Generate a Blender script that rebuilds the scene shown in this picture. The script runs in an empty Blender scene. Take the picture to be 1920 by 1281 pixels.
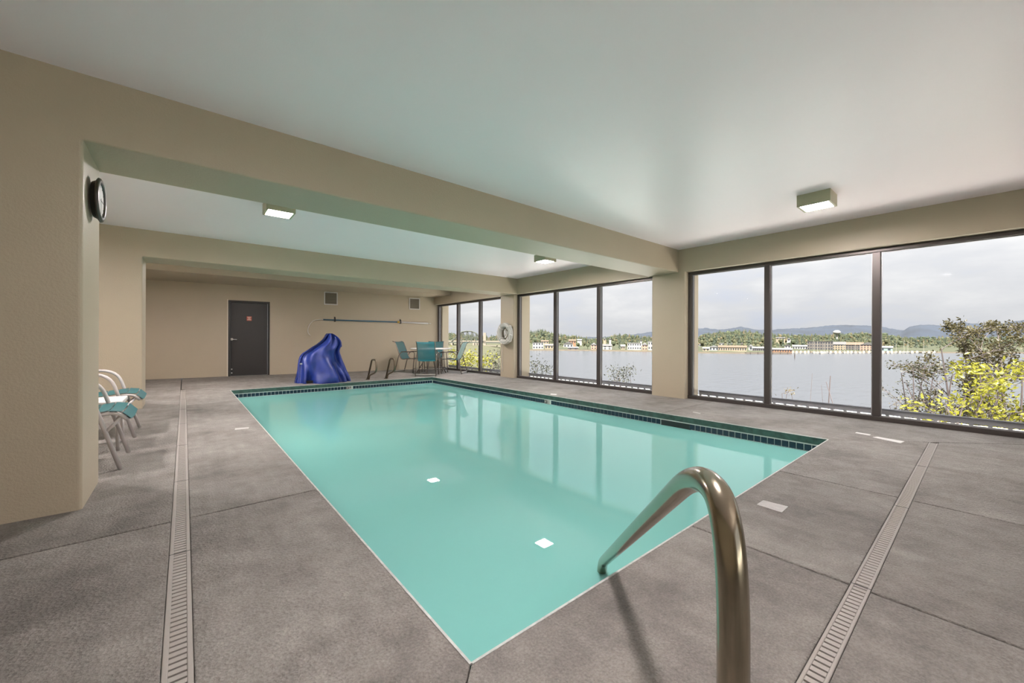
import bpy, bmesh, math, random
from mathutils import Vector, Matrix, noise
random.seed(7)
R = math.radians
scene = bpy.context.scene
col = scene.collection

# ---------------------------------------------------------------- camera
F, TH, HV, CX, ROLL = 738.5, 0.6939, 636.1, 960.0, 0.0035      # pixels of the 1920x1281 frame
CH = 1.0                                                       # camera height above the deck
cam_d = bpy.data.cameras.new('camera')
cam_d.sensor_width = 36.0
cam_d.lens = 36.0 * F / 1920.0
cam_d.shift_y = -(640.5 - HV) / 1920.0
cam_d.clip_start = 0.05
cam_d.clip_end = 20000
cam = bpy.data.objects.new('camera', cam_d)
col.objects.link(cam)
_r = Vector((math.cos(TH), -math.sin(TH), 0)); _u = Vector((0, 0, 1)); _f = Vector((math.sin(TH), math.cos(TH), 0))
_r2 = _r * math.cos(ROLL) + _u * math.sin(ROLL); _u2 = _u * math.cos(ROLL) - _r * math.sin(ROLL)
cam.matrix_world = Matrix(((_r2.x, _u2.x, -_f.x, 0), (_r2.y, _u2.y, -_f.y, 0), (_r2.z, _u2.z, -_f.z, CH), (0, 0, 0, 1)))
scene.camera = cam

# ---------------------------------------------------------------- world, sun, exposure
SKY_STRENGTH = 0.54
SUN_STRENGTH = 16.5
LAMP_STRENGTH = 218.0
EXPOSURE = 0.86
scene.view_settings.view_transform = 'Standard'
scene.view_settings.look = 'None'
scene.view_settings.gamma = 1.0
scene.view_settings.use_curve_mapping = False
scene.view_settings.exposure = EXPOSURE

world = bpy.data.worlds.new('overcast_sky')
scene.world = world
world.use_nodes = True
nt = world.node_tree; nt.nodes.clear()
N = nt.nodes.new; L = nt.links.new
tc = N('ShaderNodeTexCoord'); mp = N('ShaderNodeMapping'); mp.inputs['Scale'].default_value = (1.0, 1.0, 3.2)
L(tc.outputs['Generated'], mp.inputs['Vector'])
nz = N('ShaderNodeTexNoise'); nz.inputs['Scale'].default_value = 4.2; nz.inputs['Detail'].default_value = 7; nz.inputs['Roughness'].default_value = 0.58
L(mp.outputs['Vector'], nz.inputs['Vector'])
cr = N('ShaderNodeValToRGB')
cr.color_ramp.elements[0].position = 0.33; cr.color_ramp.elements[0].color = (0.74, 0.77, 0.86, 1)
cr.color_ramp.elements[1].position = 0.66; cr.color_ramp.elements[1].color = (0.95, 0.945, 0.95, 1)
e = cr.color_ramp.elements.new(0.47); e.color = (0.80, 0.805, 0.835, 1)
e = cr.color_ramp.elements.new(0.56); e.color = (0.86, 0.86, 0.88, 1)
L(nz.outputs['Fac'], cr.inputs['Fac'])
# overcast luminance law: brighter towards the zenith
sep = N('ShaderNodeSeparateXYZ'); L(tc.outputs['Generated'], sep.inputs['Vector'])
mx = N('ShaderNodeMath'); mx.operation = 'MAXIMUM'; mx.inputs[1].default_value = 0.0; L(sep.outputs['Z'], mx.inputs[0])
ml = N('ShaderNodeMath'); ml.operation = 'MULTIPLY_ADD'; ml.inputs[1].default_value = 1.6; ml.inputs[2].default_value = 0.85; L(mx.outputs[0], ml.inputs[0])
ms = N('ShaderNodeMath'); ms.operation = 'MULTIPLY'; ms.inputs[1].default_value = SKY_STRENGTH; L(ml.outputs[0], ms.inputs[0])
bg = N('ShaderNodeBackground'); L(cr.outputs['Color'], bg.inputs['Color']); L(ms.outputs[0], bg.inputs['Strength'])
wo = N('ShaderNodeOutputWorld'); L(bg.outputs[0], wo.inputs['Surface'])

sun_d = bpy.data.lights.new('sun', 'SUN'); sun_d.energy = SUN_STRENGTH; sun_d.angle = R(3); sun_d.color = (1.0, 0.95, 0.86)
sun = bpy.data.objects.new('sun', sun_d); col.objects.link(sun)
sun.rotation_euler = Vector((0.42, 0.27, -0.87)).to_track_quat('-Z', 'Y').to_euler()

# ---------------------------------------------------------------- pixel -> place helpers
def ray(u, v):
    du, dv = u - CX, v - HV
    c, s = math.cos(ROLL), math.sin(ROLL)
    du, dv = du * c + dv * s, -du * s + dv * c
    a, b = du / F, -dv / F
    return Vector((a * math.cos(TH) + math.sin(TH), -a * math.sin(TH) + math.cos(TH), b))
def on_z(u, v, z=0.0):
    d = ray(u, v); return d * ((z - CH) / d.z) + Vector((0, 0, CH))
def on_x(u, v, X):
    d = ray(u, v); return d * (X / d.x) + Vector((0, 0, CH))
def at_w(u, v, w):                     # w = distance along the view axis
    return ray(u, v) * w + Vector((0, 0, CH))

# ---------------------------------------------------------------- materials
def nodes_of(m):
    m.use_nodes = True
    return m.node_tree, m.node_tree.nodes, m.node_tree.links, m.node_tree.nodes['Principled BSDF']
MATS = {}
def mat(name, c, rough=0.6, metal=0.0, spec=0.5, var=0.0, vscale=3.0, bump=0.0, bscale=60.0, emit=None, estr=0.0, stretch=None, detail=4, alpha=None, trans=0.0, objvar=0.0):
    if name in MATS: return MATS[name]
    m = bpy.data.materials.new(name); MATS[name] = m
    t, n, l, p = nodes_of(m)
    p.inputs['Base Color'].default_value = (*c, 1); p.inputs['Roughness'].default_value = rough
    p.inputs['Metallic'].default_value = metal; p.inputs['Specular IOR Level'].default_value = spec
    if emit: p.inputs['Emission Color'].default_value = (*emit, 1); p.inputs['Emission Strength'].default_value = estr
    if trans: p.inputs['Transmission Weight'].default_value = trans
    if var or bump:
        g = n.new('ShaderNodeNewGeometry'); mpn = n.new('ShaderNodeMapping')
        if stretch: mpn.inputs['Scale'].default_value = stretch
        l.new(g.outputs['Position'], mpn.inputs['Vector'])
    if var:
        a = n.new('ShaderNodeTexNoise'); a.inputs['Scale'].default_value = vscale; a.inputs['Detail'].default_value = detail; a.inputs['Roughness'].default_value = 0.62
        l.new(mpn.outputs['Vector'], a.inputs['Vector'])
        r = n.new('ShaderNodeValToRGB')
        r.color_ramp.elements[0].position = 0.3; r.color_ramp.elements[1].position = 0.7
        r.color_ramp.elements[0].color = (*[max(0, x * (1 - var)) for x in c], 1)
        r.color_ramp.elements[1].color = (*[min(1, x * (1 + var)) for x in c], 1)
        l.new(a.outputs['Fac'], r.inputs['Fac']); l.new(r.outputs['Color'], p.inputs['Base Color'])
    if bump:
        b = n.new('ShaderNodeTexNoise'); b.inputs['Scale'].default_value = bscale; b.inputs['Detail'].default_value = 3
        l.new(mpn.outputs['Vector'], b.inputs['Vector'])
        bn = n.new('ShaderNodeBump'); bn.inputs['Strength'].default_value = bump; bn.inputs['Distance'].default_value = 0.01
        l.new(b.outputs['Fac'], bn.inputs['Height']); l.new(bn.outputs['Normal'], p.inputs['Normal'])
    return m

M_wall = mat('taupe_wall_paint', (0.44, 0.38, 0.278), 0.44, spec=0.5, var=0.03, vscale=0.8, bump=0.22, bscale=90)
M_ceil = mat('white_ceiling_paint', (0.94, 0.845, 0.88), 0.36, spec=0.35, var=0.012, vscale=0.6, bump=0.05, bscale=120)
M_bronze = mat('dark_bronze_frame', (0.085, 0.075, 0.070), 0.35, metal=0.6)
M_gasket = mat('pale_window_bead', (0.36, 0.36, 0.36), 0.4, metal=0.6)
M_door = mat('black_door_paint', (0.030, 0.028, 0.026), 0.42, spec=0.4)
M_doorframe = mat('door_frame_paint', (0.018, 0.017, 0.014), 0.5)
M_white = mat('white_enamel', (0.60, 0.59, 0.57), 0.4)
M_cream = mat('cream_edge', (0.66, 0.62, 0.52), 0.5)
M_steel = mat('brushed_stainless', (0.38, 0.335, 0.255), 0.20, metal=1.0, var=0.08, vscale=14)
M_darksteel = mat('weathered_steel', (0.20, 0.16, 0.11), 0.32, metal=0.9)
M_tile = mat('navy_glazed_tile', (0.012, 0.028, 0.05), 0.12, spec=0.6)
M_grout = mat('pale_grout', (0.55, 0.62, 0.58), 0.7)
M_green = mat('green_coping_face', (0.035, 0.085, 0.068), 0.5, var=0.45, vscale=14)
M_lip = mat('edge_highlight_lip', (0.44, 0.45, 0.43), 0.6, var=0.2, vscale=30)  # pale tone stands in for the bright highlight along the pool edge
M_plaster = mat('turquoise_pool_plaster', (0.30, 0.80, 0.70), 0.6)
M_dark = mat('dark_recess', (0.012, 0.022, 0.022), 0.7)
M_lampbody = mat('olive_lamp_housing', (0.42, 0.40, 0.27), 0.45)
M_blue = mat('royal_blue_cover', (0.011, 0.034, 0.235), 0.45, spec=0.6, var=0.22, vscale=6, bump=0.05, bscale=40)
M_teal = mat('teal_sling_mesh', (0.020, 0.26, 0.31), 0.55)
M_teal2 = mat('teal_vinyl', (0.010, 0.105, 0.115), 0.42)
M_chairframe = mat('bronze_chair_frame', (0.22, 0.19, 0.16), 0.32, metal=0.7)
M_whiteframe = mat('white_chair_frame', (0.50, 0.47, 0.45), 0.35)
M_slat = mat('vent_slats', (0.20, 0.175, 0.13), 0.6)
M_pole = mat('blue_pole', (0.06, 0.15, 0.22), 0.4, metal=0.3)
M_alu = mat('pale_aluminium', (0.62, 0.60, 0.55), 0.4, metal=0.3)
M_yellow = mat('yellow_clamp', (0.60, 0.38, 0.04), 0.5)
M_red = mat('red_sign', (0.48, 0.10, 0.06), 0.5)
M_signtext = mat('sign_print', (0.72, 0.60, 0.52), 0.5)
M_black = mat('black_plastic', (0.012, 0.011, 0.008), 0.4)
M_clockrim = mat('brown_clock_rim', (0.035, 0.028, 0.018), 0.3, spec=0.6)
M_dial = mat('white_clock_dial', (0.72, 0.71, 0.68), 0.35)
M_rope = mat('white_rope', (0.66, 0.65, 0.60), 0.7)
M_ring = mat('white_ring_buoy', (0.46, 0.46, 0.42), 0.45)
M_grate = mat('taupe_drain_grate', (0.275, 0.255, 0.23), 0.55)
M_marker = mat('pale_marker_tile', (0.38, 0.365, 0.345), 0.5, var=0.1, vscale=20)
M_guard = mat('grey_guard_metal', (0.24, 0.24, 0.25), 0.5, metal=0.2)
M_guardcap = mat('dark_guard_cap', (0.12, 0.12, 0.13), 0.4, metal=0.3)

def deck_material():
    m = bpy.data.materials.new('textured_deck_concrete')
    t, n, l, p = nodes_of(m)
    g = n.new('ShaderNodeNewGeometry'); oi = n.new('ShaderNodeObjectInfo')
    off = n.new('ShaderNodeVectorMath'); off.operation = 'MULTIPLY_ADD'; off.inputs[1].default_value = (1, 1, 1)
    l.new(g.outputs['Position'], off.inputs[0])
    rv = n.new('ShaderNodeMath'); rv.operation = 'MULTIPLY'; rv.inputs[1].default_value = 37.0; l.new(oi.outputs['Random'], rv.inputs[0])
    l.new(rv.outputs[0], off.inputs[2])
    def nse(scale, det, rough=0.6, vec=None):
        a = n.new('ShaderNodeTexNoise'); a.inputs['Scale'].default_value = scale; a.inputs['Detail'].default_value = det; a.inputs['Roughness'].default_value = rough
        l.new(vec or off.outputs[0], a.inputs['Vector']); return a
    big = nse(1.3, 7, 0.66); mid = nse(7.0, 6, 0.7); fine = nse(120, 3, 0.7)
    r = n.new('ShaderNodeValToRGB')
    r.color_ramp.elements[0].position = 0.28; r.color_ramp.elements[0].color = (0.138, 0.129, 0.113, 1)
    r.color_ramp.elements[1].position = 0.66; r.color_ramp.elements[1].color = (0.296, 0.281, 0.256, 1)
    e = r.color_ramp.elements.new(0.46); e.color = (0.230, 0.214, 0.193, 1)
    l.new(big.outputs['Fac'], r.inputs['Fac'])
    def mul(prev, noise_node, lo, hi, p0, p1):
        rr = n.new('ShaderNodeMapRange'); rr.inputs['From Min'].default_value = p0; rr.inputs['From Max'].default_value = p1
        rr.inputs['To Min'].default_value = lo; rr.inputs['To Max'].default_value = hi
        l.new(noise_node.outputs['Fac'], rr.inputs['Value'])
        mxx = n.new('ShaderNodeVectorMath'); mxx.operation = 'SCALE'
        l.new(prev, mxx.inputs[0]); l.new(rr.outputs[0], mxx.inputs['Scale']); return mxx.outputs[0]
    c = mul(r.outputs['Color'], mid, 0.78, 1.16, 0.3, 0.7)
    c = mul(c, fine, 0.80, 1.16, 0.35, 0.65)
    # pale and dark sweeps from stretched noise
    st = n.new('ShaderNodeMapping'); st.inputs['Scale'].default_value = (9.0, 1.1, 1.0); st.inputs['Rotation'].default_value = (0, 0, 0.35)
    l.new(off.outputs[0], st.inputs['Vector'])
    br = nse(1.6, 5, 0.6, st.outputs['Vector'])
    c = mul(c, br, 0.90, 1.10, 0.3, 0.7)
    l.new(c, p.inputs['Base Color'])
    p.inputs['Roughness'].default_value = 0.62; p.inputs['Specular IOR Level'].default_value = 0.35
    vo = n.new('ShaderNodeTexVoronoi'); vo.inputs['Scale'].default_value = 85; l.new(off.outputs[0], vo.inputs['Vector'])
    pn = nse(60, 5, 0.75)
    ad = n.new('ShaderNodeMath'); ad.operation = 'MULTIPLY_ADD'; ad.inputs[1].default_value = 1.6
    l.new(pn.outputs['Fac'], ad.inputs[0]); l.new(vo.outputs['Distance'], ad.inputs[2])
    bn = n.new('ShaderNodeBump'); bn.inputs['Strength'].default_value = 0.9; bn.inputs['Distance'].default_value = 0.008
    l.new(ad.outputs[0], bn.inputs['Height']); l.new(bn.outputs['Normal'], p.inputs['Normal'])
    return m
M_deck = deck_material()

def glass_material():
    m = bpy.data.materials.new('window_glass'); m.use_nodes = True
    t = m.node_tree; t.nodes.clear(); n = t.nodes.new; l = t.links.new
    tr = n('ShaderNodeBsdfTransparent'); tr.inputs['Color'].default_value = (0.985, 0.99, 0.99, 1)
    gl = n('ShaderNodeBsdfGlossy'); gl.inputs['Roughness'].default_value = 0.0; gl.inputs['Color'].default_value = (0.9, 0.95, 0.95, 1)
    lw = n('ShaderNodeLayerWeight'); lw.inputs['Blend'].default_value = 0.5
    pw = n('ShaderNodeMath'); pw.operation = 'POWER'; pw.inputs[1].default_value = 5.0; l(lw.outputs['Facing'], pw.inputs[0])
    fr = n('ShaderNodeMath'); fr.operation = 'MULTIPLY_ADD'; fr.inputs[1].default_value = 0.6; fr.inputs[2].default_value = 0.0008; l(pw.outputs[0], fr.inputs[0])
    mxs = n('ShaderNodeMixShader'); l(fr.outputs[0], mxs.inputs[0]); l(tr.outputs[0], mxs.inputs[1]); l(gl.outputs[0], mxs.inputs[2])
    o = n('ShaderNodeOutputMaterial'); l(mxs.outputs[0], o.inputs['Surface']); return m
M_glass = glass_material()

def pool_water_material():
    m = bpy.data.materials.new('milky_turquoise_water'); m.use_nodes = True
    t = m.node_tree; t.nodes.clear(); n = t.nodes.new; l = t.links.new
    df = n('ShaderNodeBsdfDiffuse'); df.inputs['Color'].default_value = (0.235, 0.575, 0.52, 1)
    tr = n('ShaderNodeBsdfTransparent'); tr.inputs['Color'].default_value = (0.45, 0.85, 0.78, 1)
    m1 = n('ShaderNodeMixShader'); m1.inputs[0].default_value = 0.22; l(df.outputs[0], m1.inputs[1]); l(tr.outputs[0], m1.inputs[2])
    gl = n('ShaderNodeBsdfGlossy'); gl.inputs['Roughness'].default_value = 0.0
    fr = n('ShaderNodeFresnel'); fr.inputs['IOR'].default_value = 1.33
    mxs = n('ShaderNodeMixShader'); l(fr.outputs[0], mxs.inputs[0]); l(m1.outputs[0], mxs.inputs[1]); l(gl.outputs[0], mxs.inputs[2])
    o = n('ShaderNodeOutputMaterial'); l(mxs.outputs[0], o.inputs['Surface']); return m
M_water = pool_water_material()

def sling_material():
    m = bpy.data.materials.new('teal_open_mesh'); m.use_nodes = True
    t = m.node_tree; n = t.nodes.new; l = t.links.new; p = t.nodes['Principled BSDF']
    p.inputs['Base Color'].default_value = (0.006, 0.080, 0.095, 1); p.inputs['Roughness'].default_value = 0.55
    tl = n('ShaderNodeBsdfTranslucent'); tl.inputs['Color'].default_value = (0.008, 0.085, 0.10, 1)
    a = n('ShaderNodeAddShader'); l(p.outputs[0], a.inputs[0]); l(tl.outputs[0], a.inputs[1])
    tr = n('ShaderNodeBsdfTransparent')
    mxs = n('ShaderNodeMixShader'); mxs.inputs[0].default_value = 0.18; l(a.outputs[0], mxs.inputs[1]); l(tr.outputs[0], mxs.inputs[2])
    l(mxs.outputs[0], t.nodes['Material Output'].inputs['Surface']); return m
M_sling = sling_material()

# ---------------------------------------------------------------- mesh builder
class MB:
    def __init__(s): s.v = []; s.f = []; s.mi = []; s.m = 0
    def add(s, vs, fs):
        o = len(s.v); s.v += [tuple(x) for x in vs]
        for q in fs: s.f.append(tuple(i + o for i in q)); s.mi.append(s.m)
        return s
    def box(s, x0, x1, y0, y1, z0, z1):
        return s.add([(x0, y0, z0), (x1, y0, z0), (x1, y1, z0), (x0, y1, z0), (x0, y0, z1), (x1, y0, z1), (x1, y1, z1), (x0, y1, z1)],
                     [(0, 3, 2, 1), (4, 5, 6, 7), (0, 1, 5, 4), (1, 2, 6, 5), (2, 3, 7, 6), (3, 0, 4, 7)])
    def obox(s, o, ax, ay, az):        # oriented box from a corner and three edge vectors
        o, ax, ay, az = map(Vector, (o, ax, ay, az))
        p = [o, o + ax, o + ax + ay, o + ay]
        return s.add(p + [q + az for q in p], [(0, 3, 2, 1), (4, 5, 6, 7), (0, 1, 5, 4), (1, 2, 6, 5), (2, 3, 7, 6), (3, 0, 4, 7)])
    def prism(s, pts, z0, z1):
        n = len(pts); a = sum(pts[i][0] * pts[(i + 1) % n][1] - pts[(i + 1) % n][0] * pts[i][1] for i in range(n))
        if a < 0: pts = pts[::-1]
        return s.add([(x, y, z0) for x, y in pts] + [(x, y, z1) for x, y in pts],
                     [tuple(range(n))[::-1], tuple(range(n, 2 * n))] + [(i, (i + 1) % n, n + (i + 1) % n, n + i) for i in range(n)])
    def tube(s, pts, r, seg=8, closed=False, cap=True):
        pts = [Vector(p) for p in pts]; n = len(pts)
        rr = r if isinstance(r, (list, tuple)) else [r] * n
        tang = []
        for i in range(n):
            a = pts[(i - 1) % n] if (closed or i > 0) else pts[i]
            b = pts[(i + 1) % n] if (closed or i < n - 1) else pts[i]
            tang.append((b - a).normalized())
        t = tang[0]; up = Vector((0, 0, 1)) if abs(t.z) < 0.9 else Vector((1, 0, 0))
        nn = (up - t * up.dot(t)).normalized(); vs = []
        for i in range(n):
            if i > 0:
                q = tang[i - 1].rotation_difference(tang[i]); nn = q @ nn; nn = (nn - tang[i] * nn.dot(tang[i])).normalized()
            b = tang[i].cross(nn)
            for k in range(seg):
                an = 2 * math.pi * k / seg
                vs.append(pts[i] + (nn * math.cos(an) + b * math.sin(an)) * rr[i])
        fs = []
        for i in range(n if closed else n - 1):
            j = (i + 1) % n
            for k in range(seg): fs.append((i * seg + k, i * seg + (k + 1) % seg, j * seg + (k + 1) % seg, j * seg + k))
        if cap and not closed:
            fs.append(tuple(range(seg))[::-1]); fs.append(tuple((n - 1) * seg + k for k in range(seg)))
        return s.add(vs, fs)
    def lathe(s, prof, c=(0, 0, 0), seg=24, axis='z'):
        vs = []; n = len(prof)
        for r, z in prof:
            for k in range(seg):
                a = 2 * math.pi * k / seg; p = (r * math.cos(a), r * math.sin(a), z)
                if axis == 'x': p = (p[2], p[0], p[1])
                if axis == 'y': p = (p[0], p[2], p[1])
                vs.append((p[0] + c[0], p[1] + c[1], p[2] + c[2]))
        fs = [(i * seg + k, i * seg + (k + 1) % seg, (i + 1) * seg + (k + 1) % seg, (i + 1) * seg + k) for i in range(n - 1) for k in range(seg)]
        fs += [tuple(range(seg))[::-1], tuple((n - 1) * seg + k for k in range(seg))]
        return s.add(vs, fs)
    def grid(s, rows):                 # rows of equal length
        n = len(rows[0]); vs = [p for r in rows for p in r]
        return s.add(vs, [(i * n + j, i * n + j + 1, (i + 1) * n + j + 1, (i + 1) * n + j) for i in range(len(rows) - 1) for j in range(n - 1)])
    def build(s, name, m, parent=None, smooth=False, bevel=0.0, fix=True, bseg=2):
        me = bpy.data.meshes.new(name); me.from_pydata(s.v, [], s.f)
        for x in (m if isinstance(m, (list, tuple)) else [m]): me.materials.append(x)
        if isinstance(m, (list, tuple)): me.polygons.foreach_set('material_index', s.mi)
        if fix and len(s.f) < 60000:
            b = bmesh.new(); b.from_mesh(me); bmesh.ops.recalc_face_normals(b, faces=b.faces); b.to_mesh(me); b.free()
        if smooth: me.polygons.foreach_set('use_smooth', [True] * len(me.polygons))
        me.update()
        o = bpy.data.objects.new(name, me); col.objects.link(o)
        if parent: o.parent = parent
        if bevel:
            mod = o.modifiers.new('bevel', 'BEVEL'); mod.width = bevel; mod.segments = bseg; mod.limit_method = 'ANGLE'
        return o
def fillet(pts, r, n=5):
    pts = [Vector(p) for p in pts]; out = [pts[0]]
    for i in range(1, len(pts) - 1):
        a, b, c = pts[i - 1], pts[i], pts[i + 1]
        rr = r[i - 1] if isinstance(r, (list, tuple)) else r
        d1 = min(rr, (a - b).length * 0.49); d2 = min(rr, (c - b).length * 0.49)
        p1 = b + (a - b).normalized() * d1; p2 = b + (c - b).normalized() * d2
        for k in range(n + 1):
            t = k / n; out.append(p1 * (1 - t) ** 2 + b * 2 * t * (1 - t) + p2 * t * t)
    return out + [pts[-1]]
def tag(o, label=None, cat=None, group=None, kind=None):
    if label: o['label'] = label
    if cat: o['category'] = cat
    if group: o['group'] = group
    if kind: o['kind'] = kind
    return o
def empty(name, loc=(0, 0, 0), rz=0.0):
    o = bpy.data.objects.new(name, None); col.objects.link(o); o.location = loc; o.rotation_euler = (0, 0, rz); o.empty_display_size = 0.1
    return o
def copy_tree(o, parent=None):
    c = o.copy(); col.objects.link(c); c.parent = parent
    for ch in o.children: copy_tree(ch, c)
    return c
def copies(src, name, parent):
    c = src.copy(); c.name = name; col.objects.link(c); c.parent = parent; return c

# ================================================================= the room
PX0, PX1, PY0, PY1 = 0.68, 4.99, 1.01, 9.25      # pool opening
WZ = -0.155                                      # pool water level
CEIL, BEAM = 2.535, 2.150
XL, XH, XW = -2.3, 6.50, 6.66                    # left wall, header and column face, window plane
YN = -4.7
def yb(x): return 12.60 - 0.124 * (x - 1.3)      # the back wall runs slightly askew
WT = Vector((1, -0.124, 0)).normalized(); WN = Vector((-WT.y * -1, -WT.x, 0)); WN = Vector((-0.124, -1, 0)).normalized()
W0 = Vector((1.3, 12.6, 0))
def W(s, z, d=0.0): return W0 + WT * s + Vector((0, 0, z)) + WN * d
def on_wall(u, v, d=0.0):
    q = ray(u, v); o = Vector((0, 0, CH)); p0 = W0 + WN * d
    return o + q * ((p0 - o).dot(WN) / q.dot(WN))
def wall_s(u, v, d=0.0):
    p = on_wall(u, v, d) - W0; return p.dot(WT), p.z

# floor base with the pool opening, deck slabs as children
b = MB()
b.box(XL - .2, PX0 - .12, YN - .2, 13.4, -.40, -.075).box(PX1 + .12, XW + .06, YN - .2, 13.4, -.40, -.075)
b.box(PX0 - .12, PX1 + .12, YN - .2, PY0 - .12, -.40, -.075).box(PX0 - .12, PX1 + .12, PY1 + .12, 13.4, -.40, -.075)
floor = tag(b.build('floor', M_dark), 'grey textured concrete pool deck divided into slabs by dark joints', kind='structure')
G = 0.0065; DW0, DW1 = -0.046, 0.020; DY0, DY1 = 0.296, 0.348
def slab(pts):
    c = [sum(p[0] for p in pts) / len(pts), sum(p[1] for p in pts) / len(pts)]
    n = len(pts); area = sum(pts[i][0] * pts[(i + 1) % n][1] - pts[(i + 1) % n][0] * pts[i][1] for i in range(n))
    if area < 0: pts = pts[::-1]
    out = []                                        # inset every edge by G
    for i in range(n):
        a, p, q = Vector(pts[i - 1]), Vector(pts[i]), Vector(pts[(i + 1) % n])
        d1, d2 = (p - a).normalized(), (q - p).normalized()
        n1, n2 = Vector((-d1.y, d1.x)), Vector((-d2.y, d2.x))
        k = (n1 + n2); k = k / max(1e-6, k.dot(n1)); out.append(tuple(p + k * G))
    return MB().prism(out, -.074, 0).build('slab', M_deck, floor, bevel=.004)
mi = lambda x: PX0 - (PX0 - x)
YJ = (2.83, 7.6)
# between left drain and pool
slab([(DW1, PY0 - (PX0 - DW1)), (PX0 + G, PY0), (PX0 + G, YJ[0]), (DW1, YJ[0])])
slab([(DW1, YJ[0]), (PX0 + G, YJ[0]), (PX0 + G, YJ[1]), (DW1, YJ[1])])
slab([(DW1, YJ[1]), (PX0 + G, YJ[1]), (PX0 + G, PY1), (DW1, PY1 + PX0 - DW1)])
# left of the left drain
for y0, y1 in ((YN, YJ[0]), (YJ[0], YJ[1]), (YJ[1], 13.0)):
    slab([(XL - .1, y0), (DW0, y0), (DW0, y1), (XL - .1, y1)])
# near strip
NX = (2.10, 3.50)
slab([(PX0 - (PY0 - DY1), DY1), (NX[0], DY1), (NX[0], PY0 + G), (PX0, PY0 + G)])
slab([(NX[0], DY1), (NX[1], DY1), (NX[1], PY0 + G), (NX[0], PY0 + G)])
slab([(NX[1], DY1), (PX1 + (PY0 - DY1), DY1), (PX1, PY0 + G), (NX[1], PY0 + G)])
# south of the right drain
slab([(DW0, YN), (NX[0], YN), (NX[0], DY0), (DW0, DY0)])
slab([(NX[0], YN), (NX[1], YN), (NX[1], DY0), (NX[0], DY0)])
XM = XW + .05
slab([(NX[1], YN), (XM, YN), (XM, PY0 - (XM - PX1)), (PX1 + (PY0 - DY0), DY0), (NX[1], DY0)])
# right strip beside the windows
slab([(PX1 - G, PY0), (XM, PY0 - (XM - PX1)), (XM, YJ[0]), (PX1 - G, YJ[0])])
slab([(PX1 - G, YJ[0]), (XM, YJ[0]), (XM, YJ[1]), (PX1 - G, YJ[1])])
slab([(PX1 - G, YJ[1]), (XM, YJ[1]), (XM, PY1 + XM - PX1), (PX1 - G, PY1)])
# far strip
slab([(PX0, PY1 - G), (PX1, PY1 - G), (XM, PY1 + XM - PX1), (XM, 13.0), (DW0, 13.0), (DW0, PY1 + PX0 - DW0)])

# ceiling, walls, beams, columns
tag(MB().box(XL - .2, 7.0, YN - .2, 13.4, CEIL, CEIL + .45).build('ceiling', M_ceil), 'flat white painted ceiling', kind='structure')
tag(MB().box(XL - .2, XL, YN - .2, 13.4, 0, CEIL).build('wall_left', M_wall), 'taupe painted side wall behind the left piers', kind='structure')
tag(MB().box(XL, 7.0, YN - .2, YN, BEAM, CEIL).box(XL, -1.0, YN - .2, YN, 0, BEAM).box(2.55, 7.0, YN - .2, YN, 0, BEAM).build('wall_near', M_wall), 'taupe painted end wall behind the viewpoint, open for an added window', kind='structure')
ds0 = wall_s(427.5, 707)[0]; ds1 = wall_s(505.5, 703)[0]; DH = 1.995
b = MB()
sL, sR = -3.7, 5.45
b.obox(W(sL, 0), WT * (ds0 - sL), -WN * .25, (0, 0, CEIL)).obox(W(ds1, 0), WT * (sR - ds1), -WN * .25, (0, 0, CEIL))
b.obox(W(ds0, DH), WT * (ds1 - ds0), -WN * .25, (0, 0, CEIL - DH))
tag(b.build('wall_back', M_wall), 'taupe painted back wall with the black door and vents', kind='structure')

BY = ((-0.93, -0.36), (3.36, 3.94), (7.62, 8.22))
def beam(y0, y1, label):
    b = MB(); r = .014
    b.box(XL, -0.455, y0, y1, BEAM, CEIL)
    pr = [(y0, CEIL)] + [(y0 + r - r * math.cos(t), BEAM + r - r * math.sin(t)) for t in [i * math.pi / 8 for i in range(5)]]
    pr += [(y1 - r + r * math.sin(t), BEAM + r - r * math.cos(t)) for t in [i * math.pi / 8 for i in range(5)]] + [(y1, CEIL)]
    n = len(pr)
    b.add([(-0.455, y, z) for y, z in pr] + [(XH + .05, y, z) for y, z in pr], [tuple(range(n)), tuple(range(n, 2 * n))[::-1]] + [(i, n + i, n + (i + 1) % n, (i + 1) % n) for i in range(n)])
    tag(b.build('beam', M_wall), label, kind='structure')
beam(*BY[1], 'taupe ceiling beam crossing the pool in the foreground')
beam(*BY[2], 'taupe ceiling beam farther back before the door wall')
tag(MB().box(XH, 6.98, YN, 11.96, BEAM, CEIL).build('trim_1', M_wall), 'taupe header running above all the windows', kind='structure')
tag(MB().box(XL, XH, 10.9, 13.0, 2.40, CEIL).build('trim_2', M_wall), 'taupe soffit above the back wall', kind='structure')
def rrect(x0, x1, y0, y1, r=.018, k=4):
    p = []
    for cx_, cy_, a0 in ((x1 - r, y1 - r, 0), (x0 + r, y1 - r, 90), (x0 + r, y0 + r, 180), (x1 - r, y0 + r, 270)):
        p += [(cx_ + r * math.cos(R(a0 + 90 * i / k)), cy_ + r * math.sin(R(a0 + 90 * i / k))) for i in range(k + 1)]
    return p
def pier(x0, x1, y0, y1, label, z1=BEAM):
    tag(MB().prism(rrect(x0, x1, y0, y1), 0, z1).build('column', M_wall), label, kind='structure')
pier(XL, -0.455, 3.36, 3.94, 'near left pier carrying the wall clock')
pier(XL, -0.455, 7.62, 8.22, 'far left pier behind the white chairs')
pier(XH, 7.00, 3.25, 3.86, 'wide column between the middle and the nearest windows')
pier(XH, 7.06, 7.74, 8.30, 'far column with the ring buoy')
pier(XH, 7.00, -0.93, -0.36, 'column right of the nearest window')
pier(XH + .3, 7.06, 11.92, 12.9, 'column at the far window corner', CEIL)

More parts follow.
